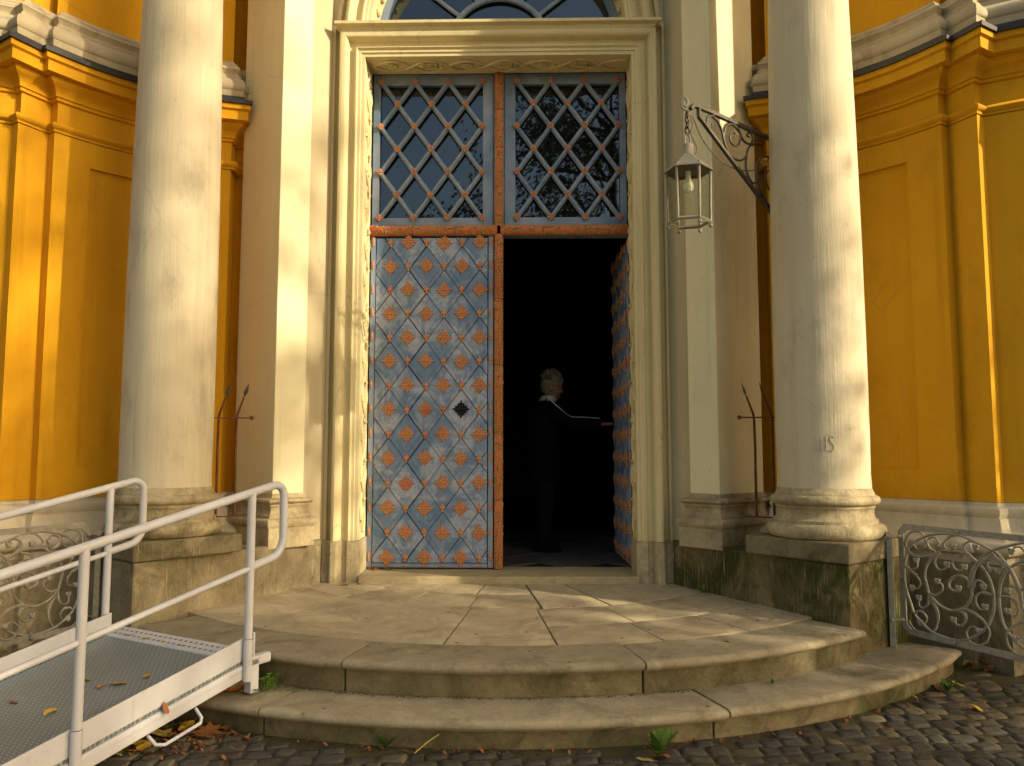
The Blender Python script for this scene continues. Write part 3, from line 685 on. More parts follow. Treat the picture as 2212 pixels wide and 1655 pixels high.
# lattice windows above the door
for wi,xo in enumerate((-1.0,.148)):
    xl,xr=(-1.068,-.045) if wi==0 else(.045,1.068)
    ix0,ix1=(-1.008,-.137) if wi==0 else(.137,1.012)
    win=MB(); z0,z1=3.165,4.482; iz0,iz1=3.235,4.385
    for (ax,bx,az,bz) in((xl,ix0,z0,z1),(ix1,xr,z0,z1),(ix0,ix1,z0,iz0),(ix0,ix1,iz1,z1)): win.box(((ax+bx)/2,.045,(az+bz)/2),(bx-ax,.07,bz-az))
    win=win.build('lattice_window',M_blue2,D,bevel=.006)
    MB().add([(ix0-.01,.055,iz0-.01),(ix1+.01,.055,iz0-.01),(ix1+.01,.055,iz1+.01),(ix0-.01,.055,iz1+.01)],[(0,1,2,3)]).build('pane',M_glass,win)
    X=lambda i:xo+.1425*i; Z=lambda j:4.412-.1968*j
    def bar(p,q,lift):
        a=Vector((p[0],0,p[1]));b=Vector((q[0],0,q[1]));d=(b-a).normalized(); nrm=Vector((-d.z,0,d.x)); vs=[]
        prof=[(-.019,.03),(-.019,.012),(-.006,-.006-lift),(.006,-.006-lift),(.019,.012),(.019,.03)]
        for e in(a-d*.01,b+d*.01):
            for u,y in prof: vs.append(e+nrm*u+Vector((0,y,0)))
        n=6; MB().add(vs,[(i,(i+1)%n,n+(i+1)%n,n+i) for i in range(n)]+[tuple(range(n-1,-1,-1)),tuple(range(n,2*n))]).build('glazing_bar',M_blue2,win)
    for s in range(0,13,2):     # i+j = s
        pts=[(i,s-i) for i in range(7) if 0<=s-i<=6]
        if len(pts)>1: bar((X(pts[0][0]),Z(pts[0][1])),(X(pts[-1][0]),Z(pts[-1][1])),0)
    for s in range(-6,7,2):
        pts=[(i,i-s) for i in range(7) if 0<=i-s<=6]
        if len(pts)>1: bar((X(pts[0][0]),Z(pts[0][1])),(X(pts[-1][0]),Z(pts[-1][1])),.0012)
    for i in range(7):
        for j in range(7):
            if (i+j)%2==0: inst('node_rosette',node_me,win,(X(i),-.008,Z(j)),(0,rnd.uniform(-.1,.1),0),1.0)

# ------------------------------------------------------------------ scrolled iron gates
GC=[[(0.008,0.678),(0.046,0.721),(0.099,0.759),(0.164,0.79),(0.251,0.809),(0.304,0.812),(0.368,0.812),(0.446,0.789),(0.526,0.762),(0.588,0.734),(0.627,0.695),(0.67,0.647),(0.702,0.579),(0.713,0.523)],[(0.008,0.678),(-0.012,0.603),(-0.02,0.524),(-0.014,0.442),(0.009,0.374),(0.038,0.308),(0.087,0.269),(0.153,0.228),(0.243,0.21),(0.312,0.209),(0.388,0.233),(0.462,0.281),(0.514,0.337),(0.538,0.396),(0.548,0.476),(0.537,0.564),(0.508,0.625),(0.483,0.656),(0.429,0.695),(0.363,0.713),(0.293,0.713),(0.233,0.704),(0.169,0.648),(0.135,0.6),(0.12,0.544),(0.13,0.492),(0.146,0.446),(0.192,0.406),(0.24,0.382),(0.298,0.374),(0.345,0.391),(0.393,0.43),(0.422,0.485),(0.416,0.546),(0.389,0.572),(0.339,0.58),(0.296,0.554),(0.28,0.52),(0.294,0.496),(0.333,0.487),(0.343,0.506)],[(0.011,0.678),(-0.007,0.721),(0.01,0.772),(0.051,0.801),(0.101,0.801),(0.134,0.768),(0.13,0.724),(0.097,0.699),(0.065,0.706),(0.047,0.737)],[(0.202,0.7),(0.172,0.707),(0.149,0.737),(0.163,0.771),(0.2,0.78),(0.223,0.761),(0.22,0.745)],[(0.368,0.812),(0.309,0.799),(0.273,0.771),(0.256,0.743),(0.276,0.722),(0.311,0.726),(0.324,0.74)],[(0.429,0.695),(0.392,0.717),(0.385,0.752),(0.412,0.778),(0.446,0.776),(0.46,0.75)],[(0.232,0.698),(0.2,0.657),(0.198,0.625),(0.221,0.596),(0.257,0.606),(0.277,0.63)],[(0.385,0.698),(0.327,0.678),(0.31,0.644),(0.323,0.615),(0.358,0.609),(0.387,0.631)],[(0.011,0.678),(0.05,0.655),(0.107,0.656),(0.17,0.675),(0.208,0.695)],[(-0.01,0.587),(0.031,0.559),(0.069,0.537),(0.089,0.502),(0.072,0.466),(0.033,0.46)],[(-0.01,0.587),(0.025,0.569),(0.072,0.592),(0.07,0.63)],[(0.146,0.446),(0.189,0.442),(0.233,0.476),(0.234,0.508),(0.206,0.524)],[(0.146,0.44),(0.136,0.385),(0.103,0.355),(0.072,0.369),(0.078,0.408)],[(0.157,0.415),(0.185,0.372),(0.198,0.332),(0.192,0.284),(0.173,0.243),(0.134,0.211),(0.084,0.203),(0.04,0.216),(0.002,0.247),(-0.003,0.262)],[(0.038,0.308),(0.065,0.329),(0.102,0.325),(0.12,0.296),(0.099,0.26),(0.074,0.261)],[(0.298,0.374),(0.369,0.395),(0.424,0.385),(0.472,0.358),(0.507,0.32),(0.516,0.288),(0.497,0.239),(0.448,0.213),(0.398,0.223),(0.375,0.264),(0.397,0.298),(0.431,0.31),(0.458,0.29)],[(0.322,0.379),(0.367,0.369),(0.376,0.335),(0.346,0.298),(0.312,0.302),(0.302,0.321)],[(0.416,0.484),(0.438,0.549),(0.461,0.57),(0.489,0.561),(0.495,0.537)],[(0.427,0.537),(0.44,0.59),(0.465,0.639),(0.517,0.686),(0.572,0.733)],[(0.538,0.5),(0.485,0.506),(0.446,0.474),(0.448,0.429),(0.474,0.409),(0.499,0.428)],[(0.511,0.685),(0.56,0.701),(0.601,0.682),(0.604,0.653),(0.582,0.632),(0.546,0.635)]]
UM=.563
def make_gate(flip,label):
    s=-1 if flip else 1
    root=empty('iron_gate',(s*2.477,-1.417,.095),label=label,cat='gate',group='scrolled iron gates beside the steps')
    # local frame: x along the gate from the hinge post, z up from .095
    d=Vector((.417,-.909)); base=Vector((2.563,-1.452))-Vector((2.477,-1.417))
    F=lambda u,z,o=0:Vector((s*(base.x+d.x*u-d.y*o*-1*-1),base.y+d.y*u+d.x*o,z-.095))
    def F(u,z,o=0):
        nx,ny=d.y,-d.x        # normal towards the landing side
        return Vector((s*(base.x+d.x*u+nx*o),base.y+d.y*u+ny*o,z-.095))
    def bars(poly_out,poly_in,th):
        m=MB(); n=len(poly_out); vs=[]
        for o in(th,-th): vs+=[F(*p,o) for p in poly_out]+[F(*p,o) for p in poly_in]
        fs=[]
        for i in range(n):
            j=(i+1)%n
            fs+=[(i,j,n+j,n+i),(2*n+j,2*n+i,3*n+i,3*n+j),(j,i,2*n+i,2*n+j),(n+i,n+j,3*n+j,3*n+i)]
        return m.add(vs,fs)
    u0,u1,zb,zt=-.052,2*UM+.052,.178,.846; cx=.045; t=.036
    out=[(u0,zb+cx),(u0+cx*1.0,zb),(u1-cx,zb),(u1,zb+cx),(u1,zt-cx),(u1-cx,zt),(u0+cx,zt),(u0,zt-cx)]
    inn=[(u0+t,zb+cx+.02),(u0+cx+.02,zb+t),(u1-cx-.02,zb+t),(u1-t,zb+cx+.02),(u1-t,zt-cx-.02),(u1-cx-.02,zt-t),(u0+cx+.02,zt-t),(u0+t,zt-cx-.02)]
    bars(out,inn,.005).build('gate_frame',M_iron,root,bevel=.002)
    po=MB(); po.box((0,0,.32),(.032,.04,.66)); 
    po.tube([Vector((s*(-.0),0,.60))]+[Vector((s*(-.028+.030*math.cos(a)),0,.655+.034*math.sin(a)))for a in[R(q) for q in range(0,300,25)]],.012,6)
    post=MB().box((0,0,.33),(.034,.044,.66)).build('hinge_post',M_iron,root,bevel=.003); post.rotation_euler=(0,0,s*R(-25))
    sw=MB(); pts=[(.030+ .0,.64)]
    prof=[]
    for k in range(17):
        a=R(-10+k*20); r=.034-.0006*k; prof.append((-.034+r*math.cos(a)+.017,.665+r*math.sin(a)))
    vs=[]
    for x,z in prof:
        c=Vector((-.017,.665)); q=(Vector((x,z))-c).normalized()*.009
        vs+=[(s*x,-.024,z),(s*x,.024,z),(s*(x-q.x),.024,z-q.y),(s*(x-q.x),-.024,z-q.y)]
    n=len(prof); sw.add(vs,[(4*i+k,4*i+(k+1)%4,4*(i+1)+(k+1)%4,4*(i+1)+k) for i in range(n-1) for k in range(4)]+[(3,2,1,0),(4*n-4,4*n-3,4*n-2,4*n-1)])
    sw=sw.build('post_scroll',M_iron,root,smooth=40); sw.rotation_euler=(0,0,s*R(-25))
    for z in(.765,.262):
        m=MB(); a=F(-.035,z,.012); b=Vector((0,0,z-.095))+Vector((s*-.008,-.022,0)); m.tube([a,b],[.014,.014],6,flat=.35); st=m.build('hinge_strap',M_iron,root)
        for p in(a,b):
            rv=MB().ball(p+Vector((s*-.006,-.008,0)),.013,8,5).build('rivet',M_iron,st,smooth=60)
    for pts,zz in((( -.034,.513),0),):
        m=MB(); m.tube([F(-.034,.513,.006),F(-.005,.513,.014)],.009,6); m.ball(F(-.034,.513,.012),.012,8,5); m.build('clip',M_iron,root,smooth=60)
    for u in(.355,.305,2*UM-.355,2*UM-.305):
        z=.826 if abs(u-UM)<.22 else .196
        m=MB(); m.tube([F(u,z+(.0),.010),F(u,z-.022 if z>.5 else z+.022,.016)],.010,6); m.ball(F(u,z,.012),.013,8,5); m.build('clip',M_iron,root,smooth=60)
    for mir in(False,True):
        for gi,c in enumerate(GC):
            if gi==0 and mir: pass
            pts=[(2*UM-u if mir else u,z) for u,z in c]
            if gi in(0,18): lift=.008
            else: lift=-.002*(gi%3)
            sp=smooth_path([Vector((u,z,0)) for u,z in pts],6); n=len(sp); bud=gi not in(0,8,13,18)
            base_r=.0078 if gi<2 else .0064
            rs=[base_r*(1.15-.45*i/n) if not(gi<2) else base_r for i in range(n)]
            m=MB(); m.tube([F(p.x,p.y,lift+.004*math.sin(i*.2)) for i,p in enumerate(sp)],rs,6)
            if gi>1:   # leaf wraps along the root of each branch
                k=max(4,int(n*.45)); m.tube([F(p.x+.006,p.y+.004,lift+.005) for p in sp[:k]],[.004+.004*math.sin(PI*i/k) for i in range(k)],5)
            o=m.build('scroll',M_iron,root,smooth=60)
            if bud:
                p=sp[-1]; b=MB(); b.ball(F(p.x,p.y,lift+.004),(.017,.014,.017),8,6)
                for q in(-1,1): b.ball(F(p.x+.010*q,p.y+.010,lift+.004),(.011,.010,.011),7,5)
                b.build('bud',M_iron,o,smooth=60)
    return root
make_gate(False,'grey scrolled iron gate hinged beside the right column pedestal')
make_gate(True,'grey scrolled iron gate behind the white ramp rails at the left')

# ------------------------------------------------------------------ spiked bars between pier and column
for flip,lab in((False,'rusty iron spikes between the right pier and the right column'),(True,'rusty iron spikes between the left pier and the left column')):
    s=-1 if flip else 1
    r0=empty('spiked_barrier',(s*1.85,-.955,.84),label=lab,cat='spiked barrier',group='rusty spiked barriers beside the columns')
    Lc=lambda x,y,z:(s*(x-1.85),y+.955,z-.84)
    MB().tube([Lc(1.715,-.852,1.527),Lc(1.80,-.918,1.524),Lc(1.90,-.995,1.521),Lc(1.97,-1.048,1.520)],.0055,6).build('top_bar',M_rust,r0)
    MB().ball(Lc(1.722,-.858,1.527),.016,8,5).build('wall_anchor',M_rust,r0)
    m=MB(); a=Vector(Lc(1.745,-.872,.846)); b=Vector(Lc(1.985,-1.055,.846)); dd=(b-a).normalized(); nn=Vector((-dd.y,dd.x,0))*.016
    m.add([a+nn,b+nn,b-nn,a-nn]+[p+Vector((0,0,-.008)) for p in(a+nn,b+nn,b-nn,a-nn)],[(0,1,2,3),(7,6,5,4),(0,4,5,1),(1,5,6,2),(2,6,7,3),(3,7,4,0)]).build('bottom_bar',M_rust,r0)
    for x,y in((1.806,-.922),(1.905,-.996)):
        o=Vector((-.766,-.643)); pts=[Lc(x,y,.846),Lc(x,y,1.1),Lc(x+.002,y,1.3),Lc(x,y,1.50),Lc(x+o.x*.008,y+o.y*.008,1.545),Lc(x+o.x*.075,y+o.y*.04,1.67)]
        sp=MB().tube(pts,[.0095,.0095,.009,.009,.009,.006],8).build('spike',M_rust,r0,smooth=60)
        p=Vector(pts[-1]); tip=Vector(Lc(x+o.x*.125,y+o.y*.07,1.765)); mid=p.lerp(tip,.35); u=(tip-p).normalized(); sd_=u.cross(Vector((.64,-.77,0))).normalized(); th=u.cross(sd_).normalized()
        MB().add([p-u*.01,mid+sd_*.016,mid-sd_*.016,mid+th*.006,mid-th*.006,tip],[(0,3,1),(0,2,3),(0,1,4),(0,4,2),(5,1,3),(5,3,2),(5,4,1),(5,2,4)]).build('spear_tip',M_lant,sp)

# ------------------------------------------------------------------ lantern on its scrolled bracket
BA=Vector((1.30,-1.545)); BD=Vector((.752,.659)); BN=Vector((.659,-.752))
def BF(u,z,o=0): return Vector((BA.x+BD.x*u+BN.x*o,BA.y+BD.y*u+BN.y*o,z))
brk=empty('lantern_bracket',BF(1.36,3.2),label='dark wrought iron bracket with scrolls reaching out behind the right column',cat='bracket')
inv=Vector(brk.location)
def bl(m,name,mat,parent=brk,**k):
    m.v=[tuple(Vector(p)-inv) for p in m.v]; return m.build(name,mat,parent,**k)
def flatbar(pts,hw,ht):
    m=MB(); vs=[]
    for i,(u,z) in enumerate(pts):
        a=Vector(pts[max(0,i-1)]);b=Vector(pts[min(len(pts)-1,i+1)]);t=(b-a).normalized();n=Vector((-t.y,t.x))*ht
        for sg,o in((1,hw),(1,-hw),(-1,-hw),(-1,hw)): vs.append(BF(u+n.x*sg,z+n.y*sg,o))
    n=len(pts); return m.add(vs,[(4*i+k,4*(i+1)+k,4*(i+1)+(k+1)%4,4*i+(k+1)%4) for i in range(n-1) for k in range(4)]+[(0,1,2,3),(4*n-1,4*n-2,4*n-3,4*n-4)])
bl(flatbar([(-.035,3.452),(-.015,3.478),(.02,3.488),(.20,3.492),(1.42,3.497)],.013,.011),'top_bar',M_lant)
bl(flatbar([(.05,3.480),(.048,3.428),(.375,3.236),(.936,2.914),(1.42,2.63)],.012,.010),'diagonal_bar',M_lant)
bl(flatbar([(1.40,3.56),(1.40,2.57)],.018,.012),'wall_bar',M_lant)
BC=[[(0.202,3.466),(0.254,3.448),(0.295,3.4),(0.314,3.346),(0.344,3.288),(0.386,3.252),(0.452,3.242),(0.508,3.249),(0.567,3.29),(0.592,3.344),(0.641,3.404),(0.714,3.454),(0.812,3.484),(0.886,3.485),(0.947,3.469),(1.008,3.442),(1.10,3.37),(1.14,3.28),(1.10,3.2),(1.03,3.2)],[(0.315,3.366),(0.328,3.422),(0.373,3.461),(0.428,3.473),(0.484,3.458),(0.504,3.416),(0.485,3.357),(0.434,3.331),(0.39,3.346),(0.387,3.392),(0.426,3.419),(0.448,3.408),(0.431,3.387)],[(0.428,3.473),(0.495,3.447),(0.537,3.398),(0.606,3.388),(0.648,3.42),(0.645,3.467),(0.61,3.471),(0.585,3.444),(0.614,3.438)],[(0.202,3.473),(0.149,3.452),(0.128,3.416),(0.147,3.386),(0.184,3.396),(0.189,3.417)],[(0.573,3.292),(0.564,3.229),(0.579,3.171),(0.623,3.127),(0.663,3.126),(0.701,3.165),(0.698,3.226),(0.718,3.286),(0.781,3.339),(0.854,3.354),(0.927,3.33),(0.969,3.29),(0.984,3.223),(0.968,3.155),(0.928,3.115),(0.855,3.116),(0.809,3.162),(0.804,3.217),(0.85,3.258),(0.904,3.254),(0.915,3.207),(0.876,3.177),(0.859,3.201)],[(0.699,3.151),(0.721,3.087),(0.789,3.026),(0.86,2.996),(0.947,3.003),(1.037,3.043),(1.15,3.02),(1.25,2.92),(1.38,2.85)]]
for i,c in enumerate(BC):
    p=smooth_path([Vector((u,z,0)) for u,z in c],6); bl(MB().tube([BF(q.x,q.y,.002*(i%2)) for q in p],[.0088-.003*k/len(p) for k in range(len(p))],7),'scroll',M_lant,smooth=60)
for u,z in((.202,3.48),(.43,3.483),(.62,3.478),(.81,3.488),(.38,3.243),(.645,3.395),(.58,3.13),(.70,3.155),(.79,3.02)):
    bl(MB().ball(BF(u,z),.015,8,5),'collar',M_lant,smooth=60)
MB().tube([tuple(p) for p in smooth_path([BF(u,z,-.02) for u,z in((-.049,3.41),(-.004,3.421),(0.035,3.387),(0.083,3.324),(0.163,3.261),(0.266,3.216),(0.395,3.188),(0.528,3.19),(0.68,3.225),(0.802,3.285),(0.916,3.369),(1.38,3.46))],5)],.0045,6).build('power_cable',M_copper,smooth=60,label='thin slack electric cable looped under the lantern bracket',cat='cable')
LX,LY=1.254,-1.55
lan=empty('lantern',(LX,LY,2.68),label='six sided iron and glass lantern hanging on a chain beside the right column',cat='lantern')
LL=lambda m,name,mat,parent=lan,**k: (setattr(m,'v',[(x-LX,y-LY,z-2.68) for x,y,z in m.v]),m.build(name,mat,parent,**k))[1]
hx=[-PI/2+R(23.6-6)+PI/3*k for k in range(6)]
def hexpt(r,k,z): return (LX+r*math.cos(hx[k%6]),LY+r*math.sin(hx[k%6]),z)
m=MB(); rows=[(.040,3.158),(.105,3.098),(.158,3.050),(.154,3.046),(.10,3.085),(.035,3.14)]
for r,z in rows: m.v+=[hexpt(r,k,z) for k in range(6)]
m.f=[(i*6+k,i*6+(k+1)%6,(i+1)*6+(k+1)%6,(i+1)*6+k) for i in range(5) for k in range(6)]
roof=LL(m,'lantern_roof',M_iron)
LL(MB().lathe([(.038,3.150),(.036,3.215),(.033,3.225),(.0,3.23)],(LX,LY,0),14,False),'roof_cap',M_iron,smooth=40)
ft=MB(); fu=MB()
for k in range(6):
    LL(MB().tube([hexpt(.130,k,2.715),hexpt(.136,k,3.075)],.0085,4),'corner_bar',M_iron)
    ft.tube([hexpt(.130,k,2.722),hexpt(.130,k+1,2.722)],.011,4); fu.tube([hexpt(.136,k,3.06),hexpt(.136,k+1,3.06)],.007,4)
    a,b,c,d=hexpt(.127,k,2.725),hexpt(.127,k+1,2.725),hexpt(.132,k+1,3.065),hexpt(.132,k,3.065)
    ci=[(p[0]*.985+LX*.015,p[1]*.985+LY*.015,p[2]) for p in(a,b,c,d)]
    LL(MB().add([a,b,c,d]+ci,[(0,1,2,3),(7,6,5,4),(0,4,5,1),(1,5,6,2),(2,6,7,3),(3,7,4,0)]),'pane',M_lglass)
    LL(MB().ball(hexpt(.131,k,2.695),.0135,8,6),'ball_foot',M_iron,smooth=60)
LL(ft,'lantern_frame',M_iron); LL(fu,'lantern_collar',M_iron)
LL(MB().lathe([(.001,2.905),(.018,2.912),(.032,2.935),(.034,2.955),(.026,2.985),(.017,3.005),(.017,3.05)],(LX,LY,0),16,False),'bulb',(lambda t:(t.col((.9,.88,.8)),t.m)[1])(NT('frosted_bulb',.2,.5)),smooth=60)
# chain, loop, hook
lp=MB(); lp.tube([(LX-.018,LY,3.22),(LX-.016,LY,3.27),(LX-.008,LY,3.29),(LX+.008,LY,3.29),(LX+.016,LY,3.27),(LX+.018,LY,3.22)],.006,6); LL(lp,'hanging_loop',M_iron,smooth=60)
for i,z in enumerate((3.318,3.352,3.386,3.42)):
    t=.018; rr=.022 if i==0 else .017; a=PI/2*(i%2)+.4
    ring_=[(LX+rr*math.cos(q)*math.cos(a)*.72,LY+rr*math.cos(q)*math.sin(a)*.72,z+rr*1.15*math.sin(q)) for q in[2*PI*j/14 for j in range(15)]]
    LL(MB().tube(ring_,.0055,6,False),'chain_link',M_lant,smooth=60)
hk=[]
for j in range(22):
    q=R(-100-j*24); rr=.036-.0011*j; hk.append((LX-.012+rr*math.cos(q)*.7,LY+.0,3.50+rr*1.2*math.sin(q)))
LL(MB().tube([tuple(p) for p in([Vector((LX+.016,LY,3.425)),Vector((LX+.004,LY,3.445))]+[Vector(h) for h in hk])],.0075,7),'hook',M_iron,smooth=60)
LL(MB().tube([tuple(p) for p in smooth_path([Vector((LX+.02,LY+.01,3.41)),Vector((LX+.035,LY,3.36)),Vector((LX+.025,LY,3.29)),Vector((LX+.055,LY,3.22)),Vector((LX+.055,LY,3.175)),Vector((LX+.035,LY,3.165))],6)],.0045,6),'lamp_lead',M_copper,smooth=60)

# ------------------------------------------------------------------ white wheelchair ramp
RO=Vector((-1.137,-2.474,0)); RL=Vector((-.489,-.872,0)).normalized(); RW=Vector((-.872,.489,0)).normalized()
ramp=empty('wheelchair_ramp',RO,label='white metal wheelchair ramp with tubular handrails and perforated deck',cat='ramp')
G=.215
def RP(s,wv,z,sl=True): return RL*s+RW*wv+Vector((0,0,z-(G*s if sl else 0)))
def rbox(s0,s1,w0,w1,z0,z1):
    vs=[RP(s,wv,z) for z in(z0,z1) for s,wv in((s0,w0),(s1,w0),(s1,w1),(s0,w1))]
    return MB().add(vs,[(0,1,2,3),(7,6,5,4),(0,4,5,1),(1,5,6,2),(2,6,7,3),(3,7,4,0)])
WD=1.17; SE=1.30
rz=math.atan2(RL.y,RL.x)
me=MB().box((.655,0,0),(1.27,1.05,.03)).build('deck',M_deck,ramp); me.location=RP(0,WD/2,.255); me.rotation_euler=(0,math.atan(G),rz)
for wv,sg in((0,1),(WD,-1)):
    far=wv>0
    rbox(-.02,SE,wv+sg*.020,wv+sg*.032,.268,.375).build('kick_plate',M_rampw,ramp,bevel=.003)
    rbox(-.02,SE,wv+sg*.012,wv+sg*.05,.180,.250).build('side_beam',M_rampw,ramp,bevel=.008)
    rbox(-.02,SE,wv+sg*.010,wv+sg*.018,.222,.236).build('beam_lip',M_rampw,ramp,bevel=.003)
    rbox(-.02,SE,wv+sg*.024,wv+sg*.040,.248,.270).build('deck_edge',M_deck,ramp)
    if not far:
        m=MB()
        for k in range(46):
            vs=rbox(.0+k*.028,.014+k*.028,.0205,.0245,.254,.261); m.add(vs.v,vs.f)
        m.build('edge_slots',M_slot,ramp,kind='stuff')
    zt=1.085; zm=.712; pr=.0205
    # handrail with the returned loop at the top end
    pts=[RP(SE,wv,zt),RP(.85,wv,zt),RP(0,wv,zt),RP(-.135,wv,zt)]
    for k in range(1,7):
        a=R(90-15*k); pts.append(RP(-.135-.075*math.cos(a),wv,zt-.075+.075*math.sin(a)))
    pts.append(RP(-.212,wv,zm+.07+.02))
    for k in range(1,7):
        a=R(-15*k); pts.append(RP(-.135-.075*math.cos(a),wv,zm+.08+.075*math.sin(a)))
    pts+=[RP(-.06,wv,zm+.005),RP(-.005,wv,zm+.005)]
    MB().tube(pts,.0205,14).build('handrail',M_rampw,ramp,smooth=50)
    MB().tube([RP(SE,wv,zm),RP(0,wv,zm)],.0145,10).build('mid_rail',M_rampw,ramp,smooth=50)
    for s in(0,.85):
        zb=.17
        p=MB().tube([RP(s,wv,.372),RP(s,wv,zt-.005)],.0205,14).build('rail_post',M_rampw,ramp,smooth=50)
        MB().tube([RP(s,wv,zb),RP(s,wv,.369)],.0228,14).build('post_sleeve',M_rampw,p,smooth=50)
# top landing strip with slots
strip=MB().add([],[])
sv=rbox(-.085,.03,.05,WD-.05,.262,.276); strip.add(sv.v,sv.f); strip=strip.build('landing_strip',M_rampw,ramp,bevel=.004)
sl=MB()
for k in range(24):
    wv=.10+k*.042
    for s in(-.055,-.012): v=rbox(s,s+.012,wv,wv+.02,.2745,.2775); sl.add(v.v,v.f)
sl.build('strip_slots',M_slot,strip,kind='stuff')
# bracket foot by the near top post
def lbox(c,d): return MB().box(c,d,rz)
lbox(RP(-.045,.02,.185,False),(.05,.05,.165)).build('foot',M_rampw,ramp,bevel=.004)
lbox(RP(-.075,.02,.255,False),(.15,.05,.05)).build('foot_arm',M_rampw,ramp,bevel=.01)
lbox(RP(-.038,.02,.325,False),(.012,.045,.14)).build('foot_tab',M_rampw,ramp,bevel=.003)
lbox(RP(-.045,WD-.02,.185,False),(.05,.05,.165)).build('foot',M_rampw,ramp,bevel=.004)
MB().tube([RP(.27,.03,.165),RP(.275,-.02,.135),RP(.30,-.045,.128),RP(.48,-.045,.128),RP(.505,-.02,.135),RP(.51,.03,.165)],.008,8).build('carry_handle',M_rampw,ramp,smooth=60)

# ------------------------------------------------------------------ person inside the doorway
PX,PY,PZ=.405,1.20,.347
M_skin=simple('skin',(.30,.15,.095),.5,.4,0,.12,8,.05); M_coat=simple('black_cloth',(.004,.004,.0045),.95,.1,0,.3,20,.2,90); M_hair=simple('blond_hair',(.22,.19,.12),.6,.3,0,.3,40,.3,150); M_wcloth=simple('white_cloth',(.55,.56,.62),.8); M_jean=simple('dark_denim',(.003,.0035,.006),.95); M_boot=simple('dark_boot',(.006,.006,.005),.9,.1)
per=empty('person',(PX,PY,PZ),label='person with short blond hair and black jacket inside the doorway reaching towards the open leaf',cat='person')
def ell(m,secs,n=16):
    vs=[]
    for x,y,z,rx,ry in secs: vs+=[(x+rx*math.cos(2*PI*k/n),y+ry*math.sin(2*PI*k/n),z) for k in range(n)]
    q=len(secs); return m.add(vs,[(i*n+k,i*n+(k+1)%n,(i+1)*n+(k+1)%n,(i+1)*n+k) for i in range(q-1) for k in range(n)]+[tuple(range(n-1,-1,-1)),tuple(range((q-1)*n,q*n))])
b=MB()
# head facing +x, tipped a little down
hm=Matrix.Translation((.065,0,1.555))@Matrix.Rotation(R(12),4,'Y')
ell_=[(-.005,0,-.115,.045,.038),(.02,0,-.10,.058,.050),(.015,0,-.07,.075,.062),(.005,0,-.03,.092,.072),(0,0,.02,.100,.077),(-.004,0,.06,.098,.076),(-.008,0,.095,.08,.064),(-.01,0,.118,.048,.04),(-.01,0,.126,.012,.01)]
h=MB(); ell(h,ell_,20); h.ball((.088,0,-.022),(.026,.014,.02),8,6); h.tube([(.082,0,.03),(.112,0,-.022)],[.008,.014],6); h.ball((.085,0,-.062),(.014,.026,.008),8,5); h.ball((.085,0,-.074),(.013,.024,.008),8,5); h.ball((.066,0,-.10),(.022,.024,.018),8,5)
for sy in(-1,1):
    h.ball((-.012,sy*.077,-.005),(.022,.010,.034),8,6); h.ball((.086,sy*.032,.022),(.008,.012,.008),8,5); h.ball((.075,sy*.04,-.03),(.022,.018,.02),8,5)
b.add([hm@Vector(p) for p in h.v],h.f)
b.tube([(.02,0,1.36),(.03,0,1.42),(.045,0,1.49)],[.062,.056,.058],14)
ell(b,[(0,0,.80,.10,.15),(0,0,1.0,.10,.15),(0,0,1.2,.10,.16),(.0,0,1.33,.09,.17),(.015,0,1.39,.06,.10)],16)
SHR=(.01,-.17,1.355); ELR=(.235,-.235,1.205); WRR=(.50,-.235,1.195)
b.tube([SHR,ELR,WRR,(.53,-.235,1.193)],[.045,.036,.026,.024],10)
b.tube([(.0,.17,1.355),(-.03,.21,1.08),(.03,.20,.86),(.04,.2,.80)],[.045,.036,.026,.024],10)
def hand(o,u,v,wv,curl):
    o=Vector(o);u=Vector(u);v=Vector(v);wv=Vector(wv)
    b.tube([o,o+u*.04,o+u*.085],[.026,.036,.033],10,flat=.5)
    for k,(ln,off) in enumerate(((.068,-.024),(.078,-.008),(.073,.008),(.056,.023))):
        p0=o+u*.07+v*off; p1=p0+u*ln*.45+wv*curl*.1*ln; p2=p1+u*ln*.33+wv*curl*.35*ln; p3=p2+u*ln*.25+wv*curl*.6*ln
        b.tube([p0,p1,p2,p3],[.0085,.0082,.0075,.0055],7)
    q=o+u*.02-v*.022; b.tube([q,q+u*.025-v*.024,q+u*.05-v*.032,q+u*.07-v*.030],[.012,.0105,.009,.006],7)
hand((.53,-.235,1.193),(1,0,.05),(0,1,0),(0,0,-1),.5); hand((.04,.2,.80),(.1,0,-1),(1,0,0),(0,-1,0),.6)
for sy in(-1,1): b.tube([(-.0,sy*.085,.84),(0,sy*.09,.45),(-.02,sy*.09,.08)],[.07,.055,.04],12); b.ball((.03,sy*.09,.045),(.10,.038,.04),10,6)
body=b.build('body',M_skin,per,smooth=60)
rm=body.modifiers.new('remesh','REMESH'); rm.mode='VOXEL'; rm.voxel_size=.0065; rm.use_smooth_shade=True
sm=body.modifiers.new('smooth','SMOOTH'); sm.factor=.5; sm.iterations=3
hr=MB(); ellh=[(-.035,0,-.07,.05,.066),(-.035,0,-.02,.082,.084),(-.025,0,.04,.100,.088),(-.015,0,.085,.098,.083),(-.02,0,.125,.078,.068),(-.03,0,.15,.04,.036)]
ell(hr,ellh,18); rh=random.Random(5)
